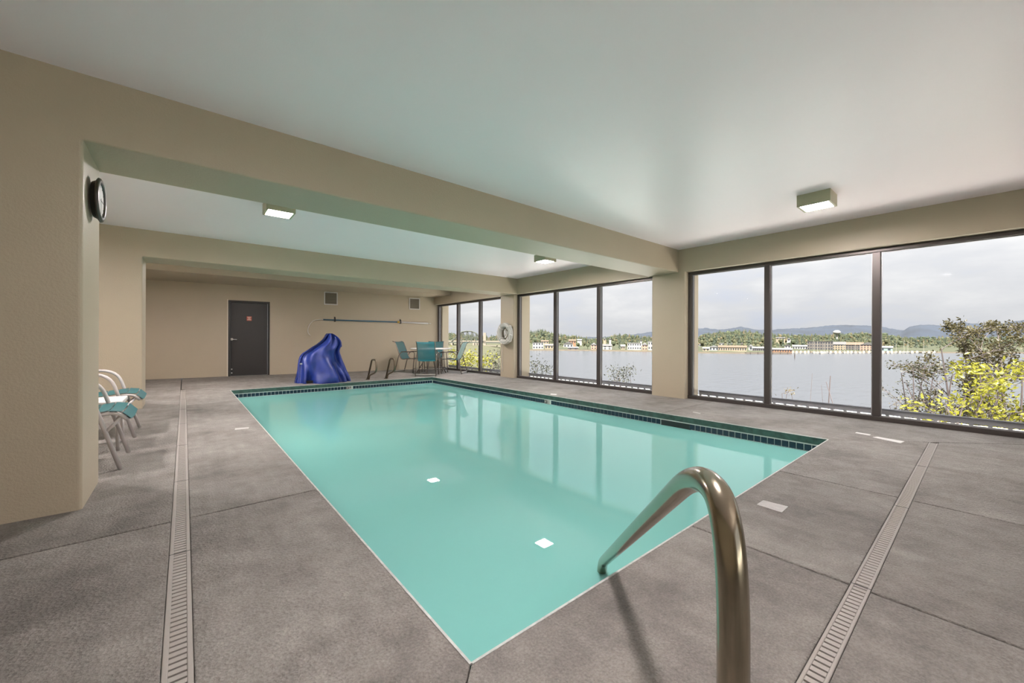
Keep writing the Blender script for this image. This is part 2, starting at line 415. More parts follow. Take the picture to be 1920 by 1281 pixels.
# windows
def window(name, y0, y1, mull, label):
    w = tag(empty(name, (XW, (y0 + y1) / 2, 0)), label, kind='structure'); cy = (y0 + y1) / 2
    fw = .065; d0, d1 = -.045, .055; top = BEAM
    MB().box(d0 - .01, d1, y0 - cy, y1 - cy, 0.0, .058).build('sill', M_bronze, w, bevel=.004)
    MB().box(d0, d1, y0 - cy, y1 - cy, top - .05, top).build('head', M_bronze, w, bevel=.004)
    edges = [y0] + list(mull) + [y1]
    for k, y in enumerate(edges):
        if k in (0, len(edges) - 1):
            a, c = (y, y + fw) if k == 0 else (y - fw, y)
            MB().box(d0, d1, a - cy, c - cy, .058, top - .05).build('jamb', M_bronze, w, bevel=.004)
        else:
            MB().box(d0, d1, y - .038 - cy, y + .038 - cy, .058, top - .05).build('mullion', M_bronze, w, bevel=.004)
    for k in range(len(edges) - 1):
        a = edges[k] + (fw if k == 0 else .038); c = edges[k + 1] - (fw if k == len(edges) - 2 else .038)
        p = MB().box(.004, .012, a - cy, c - cy, .058, top - .05).build('pane', M_glass, w)
        z0, z1 = .058, top - .05; t = .010
        MB().box(-.012, .004, a - cy, c - cy, z0, z0 + t).box(-.012, .004, a - cy, c - cy, z1 - t, z1).box(-.012, .004, a - cy, a - cy + t, z0 + t, z1 - t).box(-.012, .004, c - cy - t, c - cy, z0 + t, z1 - t).build('glazing_bead', M_gasket, p)
window('window_1', -0.36, 3.25, (0.87, 2.065), 'nearest three-pane dark framed window wall over the bay')
window('window_2', 3.86, 7.74, (5.155, 6.405), 'middle three-pane dark framed window wall over the bay')
window('window_3', 8.30, 11.90, (9.45, 10.66), 'farthest three-pane dark framed window behind the table')
def added_end_window(name, x0, x1, mull, label):
    w = tag(empty(name, ((x0 + x1) / 2, YN - .1, 0)), label, kind='structure'); c = (x0 + x1) / 2
    MB().box(x0 - c, x1 - c, -.05, .05, 0, .058).build('sill', M_bronze, w); MB().box(x0 - c, x1 - c, -.05, .05, BEAM - .05, BEAM).build('head', M_bronze, w)
    ed = [x0 + .033] + list(mull) + [x1 - .033]
    for x in ed: MB().box(x - c - .033, x - c + .033, -.05, .05, .058, BEAM - .05).build('mullion', M_bronze, w)
    for a, e_ in zip(ed, ed[1:]): MB().box(a - c + .033, e_ - c - .033, -.004, .004, .058, BEAM - .05).build('pane', M_glass, w)
added_end_window('fill_window', -1.0, 2.55, (.2, 1.4), 'added dark framed end window behind the viewpoint, for extra daylight')  # opening added behind the camera to bring daylight onto the near ceiling
window('window_4', YN, -0.93, (-3.4, -2.1), 'dark framed window wall behind the viewpoint')

# door
d = tag(empty('door_1', W((ds0 + ds1) / 2, 0)), 'black flush door with a red sign and lever handle', kind='structure')
def wl(b, s0, s1, z0, z1, d0, d1): return b.obox(W(s0, z0, d0) - d.location, WT * (s1 - s0), WN * (d1 - d0), (0, 0, z1 - z0))
b = MB(); wl(b, ds0, ds0 + .05, 0, DH, -.12, .012); wl(b, ds1 - .05, ds1, 0, DH, -.12, .012); wl(b, ds0 + .05, ds1 - .05, DH - .05, DH, -.12, .012)
b.build('door_frame', M_doorframe, d)
b = MB(); wl(b, ds0 - .022, ds0, 0, DH + .02, .0, .016); b.build('casing_edge', M_cream, d)
leaf = wl(MB(), ds0 + .053, ds1 - .053, .006, DH - .053, -.10, -.055).build('door_leaf', M_door, d, bevel=.003)
s, z = wall_s(434.5, 636.5, -.05)
b = MB(); b.tube([W(s, z, -.055) - d.location, W(s, z, -.035) - d.location], .034, 16).tube(fillet([W(s, z, -.04) - d.location, W(s, z, .01) - d.location, W(s + .115, z - .005, .01) - d.location], .02), .010, 8)
b.build('lever_handle', M_alu, leaf, smooth=False)
s0, z0 = wall_s(462.5, 601.5, -.05); s1, z1 = wall_s(472, 593.5, -.05)
sg = wl(MB(), s0, s1, z0, z1, -.056, -.050).build('sign', M_red, leaf)
b = MB()
for k, (f0, f1) in enumerate(((.15, .85), (.25, .75), (.12, .88))):
    zz = z1 - (z1 - z0) * (.22 + .27 * k); wl(b, s0 + (s1 - s0) * f0, s0 + (s1 - s0) * f1, zz - .008, zz + .008, -.051, -.0485)
b.build('sign_lines', M_signtext, sg)
for u, v in ((434.5, 692.5), (434.5, 699.5)):
    s, z = wall_s(u, v, -.05); MB().tube([W(s, z, -.056) - d.location, W(s, z, -.035) - d.location], .016, 10).build('door_bolt', M_alu, leaf)

# wall vents
for k, (u0, v0, u1, v1, lab) in enumerate(((607.5, 547, 633, 572.5, 'square louvred vent above the blue pole hook end'), (767, 558.5, 787, 581, 'square louvred vent nearest the far windows'))):
    s0, z1 = wall_s(u0, v0); s1, z0 = wall_s(u1, v1)
    o = tag(empty('wall_vent', W((s0 + s1) / 2, z0)), lab, 'vent', 'vents on the back wall')
    q = lambda b, a, c, e, f, g, h: b.obox(W(a, e, g) - o.location, WT * (c - a), WN * (h - g), (0, 0, f - e))
    t = .028; b = MB(); q(b, s0, s1, z0, z0 + t, 0, .022); q(b, s0, s1, z1 - t, z1, 0, .022); q(b, s0, s0 + t, z0 + t, z1 - t, 0, .022); q(b, s1 - t, s1, z0 + t, z1 - t, 0, .022)
    b.build('frame', M_white, o)
    b = MB(); q(b, s0 + t, s1 - t, z0 + t, z1 - t, .001, .004); b.build('backing', M_dark, o)
    n = 7
    for i in range(n):
        zz = z0 + t + (z1 - z0 - 2 * t) * i / n; hh = (z1 - z0 - 2 * t) / n
        MB().obox(W(s0 + t, zz, .014) - o.location, WT * (s1 - s0 - 2 * t), WN * .003, Vector((0, 0, hh * .9)) - WN * .009).build('slat', M_slat, o)

# ceiling lamps
def diffuser_mat():
    m = bpy.data.materials.new('lamp_diffuser'); t, n, l, p = nodes_of(m)
    p.inputs['Base Color'].default_value = (.9, .88, .8, 1); p.inputs['Emission Color'].default_value = (1.0, 0.895, 0.895, 1); p.inputs['Emission Strength'].default_value = LAMP_STRENGTH
    return m
M_diff = diffuser_mat()
def lamp(x, y, label):
    o = tag(empty('ceiling_lamp', (x, y, CEIL)), label, 'lamp', 'square ceiling lamps'); h = .142; zb = -.122; t = .022
    MB().box(-h, h, -h, -h + t, zb, 0).box(-h, h, h - t, h, zb, 0).box(-h, -h + t, -h + t, h - t, zb, 0).box(h - t, h, -h + t, h - t, zb, 0).box(-h + t, h - t, -h + t, h - t, -.02, 0).build('housing', M_lampbody, o)
    MB().box(-h + t, h - t, -h + t, h - t, zb + .004, zb + .012).build('diffuser', M_diff, o)
lamp(5.145, 1.145, 'square box ceiling lamp near the nearest windows')
lamp(0.825, 5.145, 'square box ceiling lamp half hidden by the foreground beam on the left')
lamp(5.06, 5.145, 'square box ceiling lamp over the middle of the pool near the middle windows')
lamp(5.06, 9.30, 'square box ceiling lamp behind the far beam')
lamp(0.825, 9.30, 'square box ceiling lamp behind the far beam by the door')
lamp(0.825, 0.60, 'square box ceiling lamp above the viewpoint')
lamp(-1.40, 5.145, 'added unseen ceiling lamp in the alcove behind the clock pier')  # added out of view to brighten the alcove and left wall
lamp(-1.40, 9.30, 'added unseen ceiling lamp in the alcove behind the far left pier')  # added out of view to lift the dim back bay

# ================================================================= the pool
pool = tag(empty('swimming_pool', ((PX0 + PX1) / 2, (PY0 + PY1) / 2, 0)), 'rectangular indoor swimming pool with milky turquoise water and navy waterline tiles', 'pool')
pl = pool.location
hx, hy = (PX1 - PX0) / 2, (PY1 - PY0) / 2
b = MB(); T = .12; zb = -1.4
b.box(-hx - T, hx + T, -hy - T, hy + T, zb - .1, zb)
b.box(-hx - T, -hx, -hy - T, hy + T, zb, -.074).box(hx, hx + T, -hy - T, hy + T, zb, -.074)
b.box(-hx, hx, -hy - T, -hy, zb, -.074).box(-hx, hx, hy, hy + T, zb, -.074)
b.build('basin', M_plaster, pool)
e = .0005
MB().box(-hx + e, hx - e, -hy + e, hy - e, WZ - .01, WZ).build('water', M_water, pool)
# coping faces, and pale strips that paint the edge highlight
def side_strips(name, m, z0, z1, t, grow=0.0):
    for x0, x1, y0, y1 in ((-hx - .004, -hx + t, -hy, hy), (hx - t, hx + .004, -hy, hy), (-hx + t, hx - t, -hy - .004, -hy + t), (-hx + t, hx - t, hy - t, hy + .004)):
        MB().box(x0, x1, y0, y1, z0, z1).build(name, m, pool)
side_strips('coping_face', M_green, -.072, -.004, .004)
for x0, x1, y0, y1 in ((-hx - .005, -hx + .004, -hy, hy), (hx - .004, hx + .012, -hy, hy), (-hx + .004, hx - .004, -hy - .005, -hy + .004), (-hx + .004, hx - .004, hy - .004, hy + .008)):
    MB().box(x0, x1, y0, y1, -.004, .0022).build('edge_highlight', M_lip, pool)
side_strips('grout_band', M_grout, -.200, -.0722, .0025)
TP, TT = .0672, -.083
tile_me = MB().box(-.0305, .0305, -.003, .003, -.032, .032).build('tile', M_tile, pool, bevel=0)
first = True
def place_tile(x, y, z, rz, src=[tile_me]):
    global first
    if first: o = tile_me; first = False
    else: o = copies(tile_me, 'tile', pool)
    o.location = (x, y, z); o.rotation_euler = (0, 0, rz); return o
tz = TT - .034
ysk0, ysk1 = on_x(1296, 790, PX1).y - pl.y, on_x(1240, 783, PX1).y - pl.y
ymk = on_x(1026, 752, PX1).y - pl.y
xmk = (at_w(653.5, 727, 1)); dd = ray(653.5, 727); xmk = dd.x * (PY1 / dd.y) - pl.x
n = int(2 * hy / TP)
for k in range(n):
    y = -hy + TP * (k + .5)
    if ysk0 < y < ysk1 or abs(y - ymk) < TP: continue
    place_tile(hx - .0045, y, tz, R(90))
n = int(2 * hx / TP)
for k in range(n):
    x = -hx + TP * (k + .5)
    if abs(x - xmk) < TP: continue
    place_tile(x, hy - .0045, tz, 0)
b = MB()
for k in range(int(2 * hy / TP)):
    y = -hy + TP * (k + .5); b.box(-hx + .0025, -hx + .0075, y - .0305, y + .0305, tz - .032, tz + .032)
for k in range(int(2 * hx / TP)):
    x = -hx + TP * (k + .5); b.box(x - .0305, x + .0305, -hy + .0025, -hy + .0075, tz - .032, tz + .032)
tag(b.build('waterline_tiles', M_tile, pool), kind='stuff')
MB().box(hx - .006, hx + .05, ysk0, ysk1, -.16, -.085).build('skimmer_mouth', M_dark, pool)
def digit3(b, o, ax, s, nrm, r=.006):
    pts = [(-.5, .8), (-.1, 1.0), (.4, .85), (.45, .6), (0, .5), (.5, .35), (.45, .1), (0, 0), (-.5, .15)]
    b.tube([Vector(o) + Vector(ax) * (x * s) + Vector((0, 0, y * s)) + Vector(nrm) * .002 for x, y in pts], r, 5)
mk = MB().box(xmk - .065, xmk + .065, hy - .0075, hy - .002, tz - .032, tz + .032).build('depth_marker_tile', M_marker, pool)
b = MB(); digit3(b, (xmk - .022, hy - .0075, tz - .027), (1, 0, 0), .052, (0, -1, 0)); b.box(xmk + .022, xmk + .032, hy - .0095, hy - .0075, tz - .002, tz + .024).box(xmk + .038, xmk + .05, hy - .0095, hy - .0075, tz - .002, tz + .024)
b.build('depth_figure', M_black, mk)
mk = MB().box(hx - .0075, hx - .002, ymk - .065, ymk + .065, tz - .032, tz + .032).build('depth_marker_tile', M_marker, pool)
b = MB(); digit3(b, (hx - .0075, ymk + .022, tz - .027), (0, -1, 0), .052, (-1, 0, 0)); b.build('depth_figure', M_black, mk)

# deck depth markers and plain white strips (flush plates)
for k, (quad, lab, c) in enumerate((
    ([(440, 807), (466, 804.5), (467, 801.5), (441, 803.5)], 'small pale depth plate in the deck left of the pool', M_marker),
    ([(1419, 947), (1431, 939), (1478, 951), (1466, 962)], 'pale rectangular depth plate in the near right deck beside the handrail', M_marker),
    ([(1603.5, 812.5), (1630, 817), (1633, 815.5), (1606, 811)], 'short white strip in the deck below the nearest window', M_white),
    ([(1636, 820.5), (1688, 831.5), (1696, 828.5), (1645, 819.5)], 'longer white strip in the deck below the nearest window', M_white),
    ([(1032, 740.3), (1043, 741.3), (1044, 739.3), (1033, 738.6)], 'tiny white depth plate on the deck edge before the middle window', M_white),
    ([(1298, 774), (1312, 777), (1314, 775), (1300, 772.5)], 'tiny pale depth plate on the deck before the wide column', M_marker))):
    pts = [tuple(on_z(u, v, 0)[:2]) for u, v in quad]
    tag(MB().prism(pts, .0, .0035).build('deck_plate', c), lab, 'deck plate', 'plates set in the pool deck')

# trench drains
def drain(x0, x1, y0, y1, along, label):
    o = tag(empty('trench_drain', ((x0 + x1) / 2, (y0 + y1) / 2, -.074)), label, 'drain'); c = o.location
    bx = lambda b, a0, a1, b0, b1, z0, z1: b.box(a0 - c.x, a1 - c.x, b0 - c.y, b1 - c.y, z0 - c.z, z1 - c.z)
    b = MB(); bx(b, x0 + .002, x1 - .002, y0 + .002, y1 - .002, -.074, -.03); b.build('channel', M_dark, o)
    b = MB(); s = .016
    if along == 'y':
        bx(b, x0, x0 + s, y0, y1, -.03, -.0015); bx(b, x1 - s, x1, y0, y1, -.03, -.0015)
    else:
        bx(b, x0, x1, y0, y0 + s * .7, -.03, -.0015); bx(b, x0, x1, y1 - s * .7, y1, -.03, -.0015)
    b.build('grate_frame', M_grate, o, bevel=.003)
    b = MB(); pitch = .029
    ln = (y1 - y0) if along == 'y' else (x1 - x0)
    for k in range(int(ln / pitch)):
        t = k * pitch
        if along == 'y': bx(b, x0 + s, x1 - s, y0 + t, y0 + t + .0205, -.022, -.003)
        else: bx(b, x0 + t, x0 + t + .0205, y0 + s * .7, y1 - s * .7, -.022, -.003)
    tag(b.build('grate_bars', M_grate, o), kind='stuff')
    b = MB()
    for k in range(1, int(ln / 1.2) + 1):
        t = k * 1.2 - .3
        if t > ln: continue
        if along == 'y': bx(b, x0, x1, y0 + t, y0 + t + .003, -.002, -.0008)
        else: bx(b, x0 + t, x0 + t + .003, y0, y1, -.002, -.0008)
    b.build('grate_seams', M_dark, o)
drain(DW0 - .005, DW1 + .005, DY1 - .05, PY1 + PX0 - DW1, 'y', 'slotted trench drain running along the left deck')
drain(DW1, PX1 + (PY0 - DY1), DY0 - .005, DY1 + .005, 'x', 'slotted trench drain crossing the near right deck')

# foreground handrail
hr = tag(empty('pool_handrail', (0.645, 0.245, 0)), 'curved brushed steel handrail dipping into the near pool edge', 'handrail')
o = Vector(hr.location); end = Vector((1.607, 1.225, 0)); dr = (end - o); 
def hp(s, z): return o * 0 + dr * s + Vector((0, 0, z))
path = fillet([hp(0, 0), hp(0, .735), hp(.10, .757), hp(1.0, -.12), hp(1.04, -.85)], [.20, .13, .10], 14)
MB().tube(path, .0228, 28).build('rail', M_steel, hr, smooth=True)
MB().lathe([(.055, 0), (.055, .008), (.035, .022), (.026, .026)], seg=24).build('base_flange', M_steel, hr, smooth=False)

# figure-four grab rails at the far edge
def grab(u, vb, label):
    x = on_z(u, vb).x; base = on_z(u, vb)
    g = tag(empty('grab_rail', (x, base.y, 0)), label, 'grab rail', 'grab rails at the far pool edge')
    off = u - 689.5
    pt = lambda uu, vv: (lambda p: Vector((0, p.y - base.y, max(p.z, 0))))(on_x(uu + off, vv + (vb - 711.5), x))
    b0 = Vector((0, .02, 0))
    loop = [b0, pt(697, 674.5), pt(704.5, 675), pt(706, 692), pt(703.5, 698.5), pt(692.5, 704), Vector((0, -.05, 0))]
    MB().tube(fillet(loop, .07, 5), .021, 10).build('rail', M_darksteel, g, smooth=True)
    MB().lathe([(.05, 0), (.05, .01), (.03, .02)], seg=16).build('base_flange', M_darksteel, g)
grab(689.8, 711.5, 'dark steel grab rail beside the blue cover')
grab(724, 709.6, 'dark steel grab rail nearer the patio table')

# blue covered pool lift
def cover():
    o = tag(empty('covered_pool_lift', (2.47, 9.80, 0)), 'pool lift shrouded in a creased royal blue cover', 'pool lift')
    prof = [(0.0, -.55, .56, .36), (.04, -.555, .555, .36), (.12, -.53, .53, .35), (.25, -.51, .47, .33), (.40, -.495, .42, .30), (.52, -.48, .38, .28), (.60, -.45, .36, .26), (.66, -.40, .34, .245), (.72, -.31, .33, .235), (.80, -.20, .355, .22), (.86, -.11, .37, .205), (.92, -.03, .36, .18), (.98, .03, .33, .15), (1.04, .075, .28, .11), (1.09, .10, .225, .07), (1.12, .13, .18, .03)]
    seg = 72; rows = []
    def itp(z):
        for i in range(len(prof) - 1):
            if prof[i][0] <= z <= prof[i + 1][0]:
                t = (z - prof[i][0]) / (prof[i + 1][0] - prof[i][0]); return [prof[i][k] * (1 - t) + prof[i + 1][k] * t for k in (1, 2, 3)]
        return prof[-1][1:]
    nz_ = 44
    for i in range(nz_ + 1):
        z = 1.12 * i / nz_; x0, x1, d = itp(z); row = []
        for k in range(seg):
            a = 2 * math.pi * k / seg; ca, sa = math.cos(a), math.sin(a)
            ex = .62
            px = math.copysign(abs(ca) ** ex, ca); py = math.copysign(abs(sa) ** ex, sa)
            tri = lambda q: 2 * abs((q / (2 * math.pi)) % 1 * 2 - 1) - 1          # sharp creases
            amp = .135 * (1 - z / 1.3) + .015
            f = tri(5 * a + 1.6 * z + .9) * .6 + tri(9 * a - 3.4 * z + 2.0) * .5 + .32 * tri(14 * a + 6.0 * z)
            fold = amp * f + .05 * noise.noise(Vector((ca * 2.3, sa * 2.3, z * 3.6 + 4)))
            x = (x0 + x1) / 2 + px * ((x1 - x0) / 2); y = py * d
            y += fold * sa * 1.3; x += fold * ca * .22
            if sa < 0 and .2 < z < .8:            # sunken pleat below the seat front
                y += .10 * max(0, 1 - abs((px - .35) / .30)) * math.sin((z - .2) / .6 * math.pi)
            if sa < 0 and px < -.45: y += (-.45 - px) * .42    # the left flank folds back
            row.append((x, y - .0 * z, z))
        row.append(row[0]); rows.append(row)
    b = MB(); b.grid(rows); b.add(rows[-1][:-1], [tuple(range(seg))])
    b.build('cover', M_blue, o, smooth=True)
    b = MB(); b.box(-.495, -.455, -.10, -.05, .42, .45); b.build('cover_tag', M_white, o)
    MB().box(.33, .40, -.06, .06, .80, .86).build('lift_arm_tip', M_blue, o, bevel=.015)
    MB().box(-.40, .40, -.22, .22, 0.0, .06).build('base', M_black, o)
cover()

# ================================================================= things on the back wall
hk = on_wall(606, 599.5, .05)
s0, z0 = wall_s(606, 599.5, .05); s1, z1 = wall_s(745, 604, .05); s2, z2 = wall_s(808, 607, .05)
o = tag(empty('rescue_hook', W(s0, 0, .05)), 'shepherd rescue hook on a long blue pole hung on the back wall', 'rescue hook')
lo = o.location
Wl = lambda s, z, dd=.05: W(s, z, dd) - lo
MB().tube([Wl(s0, z0), Wl(s1, z1)], .020, 10).build('pole', M_pole, o, smooth=True)
MB().tube([Wl(s1, z1), Wl(s1 + .07, z1)], .030, 10).build('lock_collar', M_yellow, o, smooth=True)
MB().tube([Wl(s1 + .07, z1), Wl(s2 - .1, z2 + .003)], .026, 10).build('handle', M_white, o, smooth=True)
MB().tube([Wl(s2 - .1, z2 + .003), Wl(s2, z2)], .013, 8).build('handle_tip', M_alu, o, smooth=True)
hkpts = [(606, 599.5), (598, 599.3), (590, 600.5), (584, 604), (579.5, 610), (577.3, 617), (577.3, 623), (579, 627), (582.5, 629.5)]
MB().tube(fillet([Wl(*wall_s(u, v, .05)) for u, v in hkpts], .05, 3), .011, 8).build('hook', M_alu, o, smooth=True)
for u, v in ((628, 601.2), (751, 605)):
    s, z = wall_s(u, v, .05)
    lab = 'black pole bracket near the hook end' if u < 700 else 'black pole bracket at the yellow collar end'
    bo = tag(empty('pole_bracket', W(s, z - .03, 0)), lab, 'bracket', 'brackets holding the rescue pole')
    bl = bo.location
    MB().obox(W(s - .018, z - .03, 0) - bl, WT * .036, WN * .012, (0, 0, .14)).build('plate', M_black, bo)
    MB().obox(W(s - .015, z - .036, .012) - bl, WT * .03, WN * .07, (0, 0, .012)).obox(W(s - .015, z - .024, .072) - bl, WT * .03, WN * .010, (0, 0, .11)).build('cradle', M_black, bo)

# clock on the near pier
CLK = Vector((-0.455, 3.60, 1.872)); CR = .138
o = tag(empty('wall_clock', CLK, R(-2)), 'round brown rimmed wall clock on the near left pier', 'clock')
MB().lathe([(CR * .80, 0.013), (CR * .90, .036)], axis='x', seg=40).build('backplate', M_black, o, smooth=False)
pr = [(CR * .74, .036), (CR * .93, .034), (CR, .040), (CR * .98, .048), (CR * .90, .054), (CR * .80, .053), (CR * .73, .046), (CR * .74, .036)]
MB().lathe(pr, axis='x', seg=48).build('rim', M_clockrim, o, smooth=True)
dial = MB().lathe([(CR * .76, .038), (CR * .76, .043)], axis='x', seg=40).build('dial', M_dial, o)
b = MB()
for k in range(12):
    a = k * math.pi / 6; rr = CR * .66
    c = Vector((.0435, rr * math.sin(a), rr * math.cos(a))); ra = Vector((0, math.sin(a), math.cos(a))); ta = Vector((0, math.cos(a), -math.sin(a)))
    L_ = .016 if k % 3 == 0 else .010
    b.obox(c - ra * L_ / 2 - ta * .002, ra * L_, ta * .004, (.001, 0, 0))
b.build('hour_marks', M_black, dial)
for nm, a, ln, wd in (('hour_hand', R(95), .055, .006), ('minute_hand', R(182), .085, .004)):
    ra = Vector((0, math.sin(a), math.cos(a))); ta = Vector((0, math.cos(a), -math.sin(a)))
    MB().obox(Vector((.046, 0, 0)) - ra * .012 - ta * wd / 2, ra * (ln + .012), ta * wd, (.001, 0, 0)).build(nm, M_black, o)

# ring buoy on the far column
o = tag(empty('ring_buoy', (XH, 8.00, .85)), 'white ring buoy with looped rope hung on the far column', 'ring buoy')
RC = Vector((-.075, 0, .295)); MR, TR = .222, .066
MB().tube([RC + Vector((0, MR * math.cos(a), MR * math.sin(a))) for a in [2 * math.pi * k / 40 for k in range(40)]], TR, 14, closed=True).build('ring', M_ring, o, smooth=True)
for k in range(4):
    a = math.pi / 4 + k * math.pi / 2; c = RC + Vector((0, MR * math.cos(a), MR * math.sin(a)))
    rad = Vector((0, math.cos(a), math.sin(a))); tn = Vector((0, -math.sin(a), math.cos(a)))
    MB().tube([c + (rad * math.cos(q) + Vector((1, 0, 0)) * math.sin(q)) * (TR + .001) for q in [2 * math.pi * i / 16 for i in range(16)]], .014, 6, closed=True).build('band', M_rope, o, smooth=True)
b = MB()
b.tube([RC + Vector((-.06 - .01 * math.sin(8 * a), (MR + .045) * math.cos(a), (MR + .045) * math.sin(a))) for a in [2 * math.pi * k / 48 for k in range(48)]], .008, 5, closed=True)
for q in range(3):
    b.tube([RC + Vector((.0 + .012 * q, (.030 + .014 * q) * math.cos(a) + .02 * math.sin(3 * a + q), (.11 - .01 * q) * math.sin(a))) for a in [2 * math.pi * k / 30 for k in range(30)]], .010, 5, closed=True)
b.build('coiled_rope', M_rope, o, smooth=True)
MB().box(-.09, 0, -.03, .03, .27, .36).build('hanger', M_white, o, bevel=.008)
MB().tube([RC + Vector((-.05, -.27, -.03)), RC + Vector((-.055, -.33, -.045))], .018, 8).build('toggle', M_white, o, smooth=True)
pts = [(-.03, .19, .10), (-.02, .195, -.15), (-.012, .19, -.4), (-.012, .197, -.55), (-.012, .187, -.66), (-.012, .193, -.72)]
MB().tube(pts, .006, 6).build('hanging_line', M_rope, o, smooth=True)

# ================================================================= furniture
def sling_chair():
    t = empty('sling_chair'); w = .27
    sidep = [(w, .245, 0), (w, .30, .615), (w, -.17, .62), (w, -.36, 0)]
    for sx in (-1, 1):
        P = lambda y, z, x=w: (sx * x, y, z)
        MB().tube(fillet([P(.25, 0), P(.30, .60), P(.24, .625), P(-.13, .615)], [.05, .05], 4), .0125, 8).build('front_leg_and_arm', M_chairframe, t, smooth=True)
        MB().tube(fillet([P(-.10, .615), P(-.20, .56), P(-.36, 0)], .08, 4), .0125, 8).build('rear_leg', M_chairframe, t, smooth=True)
        MB().tube(fillet([P(.29, .40, w - .03), P(.20, .43, w - .03), P(-.16, .385, w - .03), P(-.36, .90, w - .03), P(-.45, .925, w - .03)], [.06, .1, .06], 5), .0115, 8).build('side_rail', M_chairframe, t, smooth=True)
    MB().tube([(-w, -.345, .05), (w, -.345, .05)], .010, 8).build('rear_stretcher', M_alu, t, smooth=True)
    MB().tube([(-w, .262, .13), (w, .262, .13)], .010, 8).build('front_stretcher', M_chairframe, t, smooth=True)
    prof = fillet([Vector((0, .28, .405)), Vector((0, .20, .432)), Vector((0, -.16, .385)), Vector((0, -.36, .90)), Vector((0, -.44, .925))], [.06, .1, .05], 6)
    cut = next(i for i, p in enumerate(prof) if p.y < -.17 and p.z > .42)
    def sheet(ps):
        b = MB(); rows = []
        for p in ps:
            rows.append([(x * (w - .035), p.y, p.z - .012 * (1 - x * x)) for x in (-1, -.6, -.2, .2, .6, 1)])
        b.grid(rows); return b
    sheet(prof[:cut + 1]).build('seat_sling', M_sling, t, smooth=True)
    sheet(prof[cut:]).build('back_sling', M_sling, t, smooth=True)
    return t
TBL = Vector((5.60, 10.44, 0))
c0 = sling_chair()
spots = [((5.14, 9.80), 'teal mesh patio chair with its back to the pool, front of the round table'),
         ((5.20, 11.02), 'teal mesh patio chair at the round table nearest the back wall hook'),
         ((6.02, 9.93), 'teal mesh patio chair at the round table standing against the window view'),
         ((6.03, 11.04), 'teal mesh patio chair behind the round table facing the pool')]
for k, ((x, y), lab) in enumerate(spots):
    c = c0 if k == 0 else copy_tree(c0)
    c.location = (x, y, 0); dv = TBL - Vector((x, y, 0)); c.rotation_euler = (0, 0, math.atan2(dv.y, dv.x) - math.pi / 2)
    tag(c, lab, 'chair', 'teal mesh chairs around the round table')
t = tag(empty('round_table', TBL), 'round white patio table ringed by teal chairs', 'table')
MB().lathe([(.58, .695), (.60, .700), (.605, .712), (.60, .725), (.59, .728)], seg=48).build('table_top', M_white, t, smooth=False)
for k in range(4):
    a = math.pi / 4 + k * math.pi / 2
    MB().tube(fillet([(.16 * math.cos(a), .16 * math.sin(a), .69), (.20 * math.cos(a), .20 * math.sin(a), .40), (.44 * math.cos(a), .44 * math.sin(a), 0)], .12, 5), .014, 8).build('leg', M_chairframe, t, smooth=True)
MB().tube([(.21 * math.cos(a), .21 * math.sin(a), .38) for a in [2 * math.pi * k / 24 for k in range(24)]], .009, 6, closed=True).build('leg_ring', M_chairframe, t, smooth=True)

def strap_chair():      # faces +y; the front legs stand at y = .28
    t = empty('strap_chair'); w = .285
    for sx in (-1, 1):
        P = lambda y, z, x=w: (sx * x, y, z)
        MB().tube(fillet([P(.28, 0), P(.10, .645), P(-.30, .655)], .13, 6), .0145, 10).build('front_leg_and_arm', M_whiteframe, t, smooth=True)
        MB().tube(fillet([P(-.27, .655), P(-.33, .45), P(-.34, 0)], .06, 4), .0145, 10).build('rear_leg', M_whiteframe, t, smooth=True)
        MB().tube([P(.205, .30), P(.29, .40, w - .05)], .012, 8).build('seat_brace', M_whiteframe, t, smooth=True)
        MB().tube(fillet([P(.31, .375, w - .03), P(.26, .43, w - .03), P(-.22, .385, w - .03), P(-.44, .86, w - .03)], [.06, .1], 5), .013, 8).build('seat_rail', M_whiteframe, t, smooth=True)
    MB().tube([(-w, -.335, .17), (w, -.335, .17)], .011, 8).build('rear_stretcher', M_whiteframe, t, smooth=True)
    MB().tube([(-w + .03, .31, .375), (0, .31, .362), (w - .03, .31, .375)], .013, 8).build('front_rail', M_whiteframe, t, smooth=True)
    prof = fillet([Vector((0, .335, .375)), Vector((0, .27, .452)), Vector((0, -.22, .398)), Vector((0, -.44, .86))], [.05, .1], 5)
    acc = [0]
    for a, c in zip(prof, prof[1:]): acc.append(acc[-1] + (c - a).length)
    tot = acc[-1]; ns = 13
    def pat(s):
        s = max(0, min(tot, s))
        for i in range(len(acc) - 1):
            if acc[i] <= s <= acc[i + 1]: return prof[i].lerp(prof[i + 1], (s - acc[i]) / max(1e-6, acc[i + 1] - acc[i]))
        return prof[-1]
    for k in range(ns):
        a, c = pat(tot * k / ns), pat(tot * (k + .9) / ns); nn = (c - a).cross(Vector((1, 0, 0))).normalized() * .004
        rows = []
        for p in (a, c):
            rows.append([(x * (w - .022), p.y, p.z - .015 * (1 - x * x)) for x in (-1, -.5, 0, .5, 1)])
        b = MB(); b.grid(rows); b.grid([[tuple(Vector(q) + nn) for q in r_] for r_ in rows])
        b.build('strap', M_teal2, t, smooth=True)
    return t
s0c = strap_chair()
s0c.location = (-.37 - .28, 4.487, 0); s0c.rotation_euler = (0, 0, -math.pi / 2)
tag(s0c, 'white tube frame chair with teal straps nearest the clock pier', 'chair', 'white framed chairs behind the clock pier')
s1c = copy_tree(s0c); s1c.location = (-.38 - .28, 5.755, 0)
tag(s1c, 'white tube frame chair with teal straps nearest the far left pier', 'chair', 'white framed chairs behind the clock pier')
t = tag(empty('side_table', (-.66, 5.10, 0)), 'low white square side table between the two white framed chairs', 'side table')
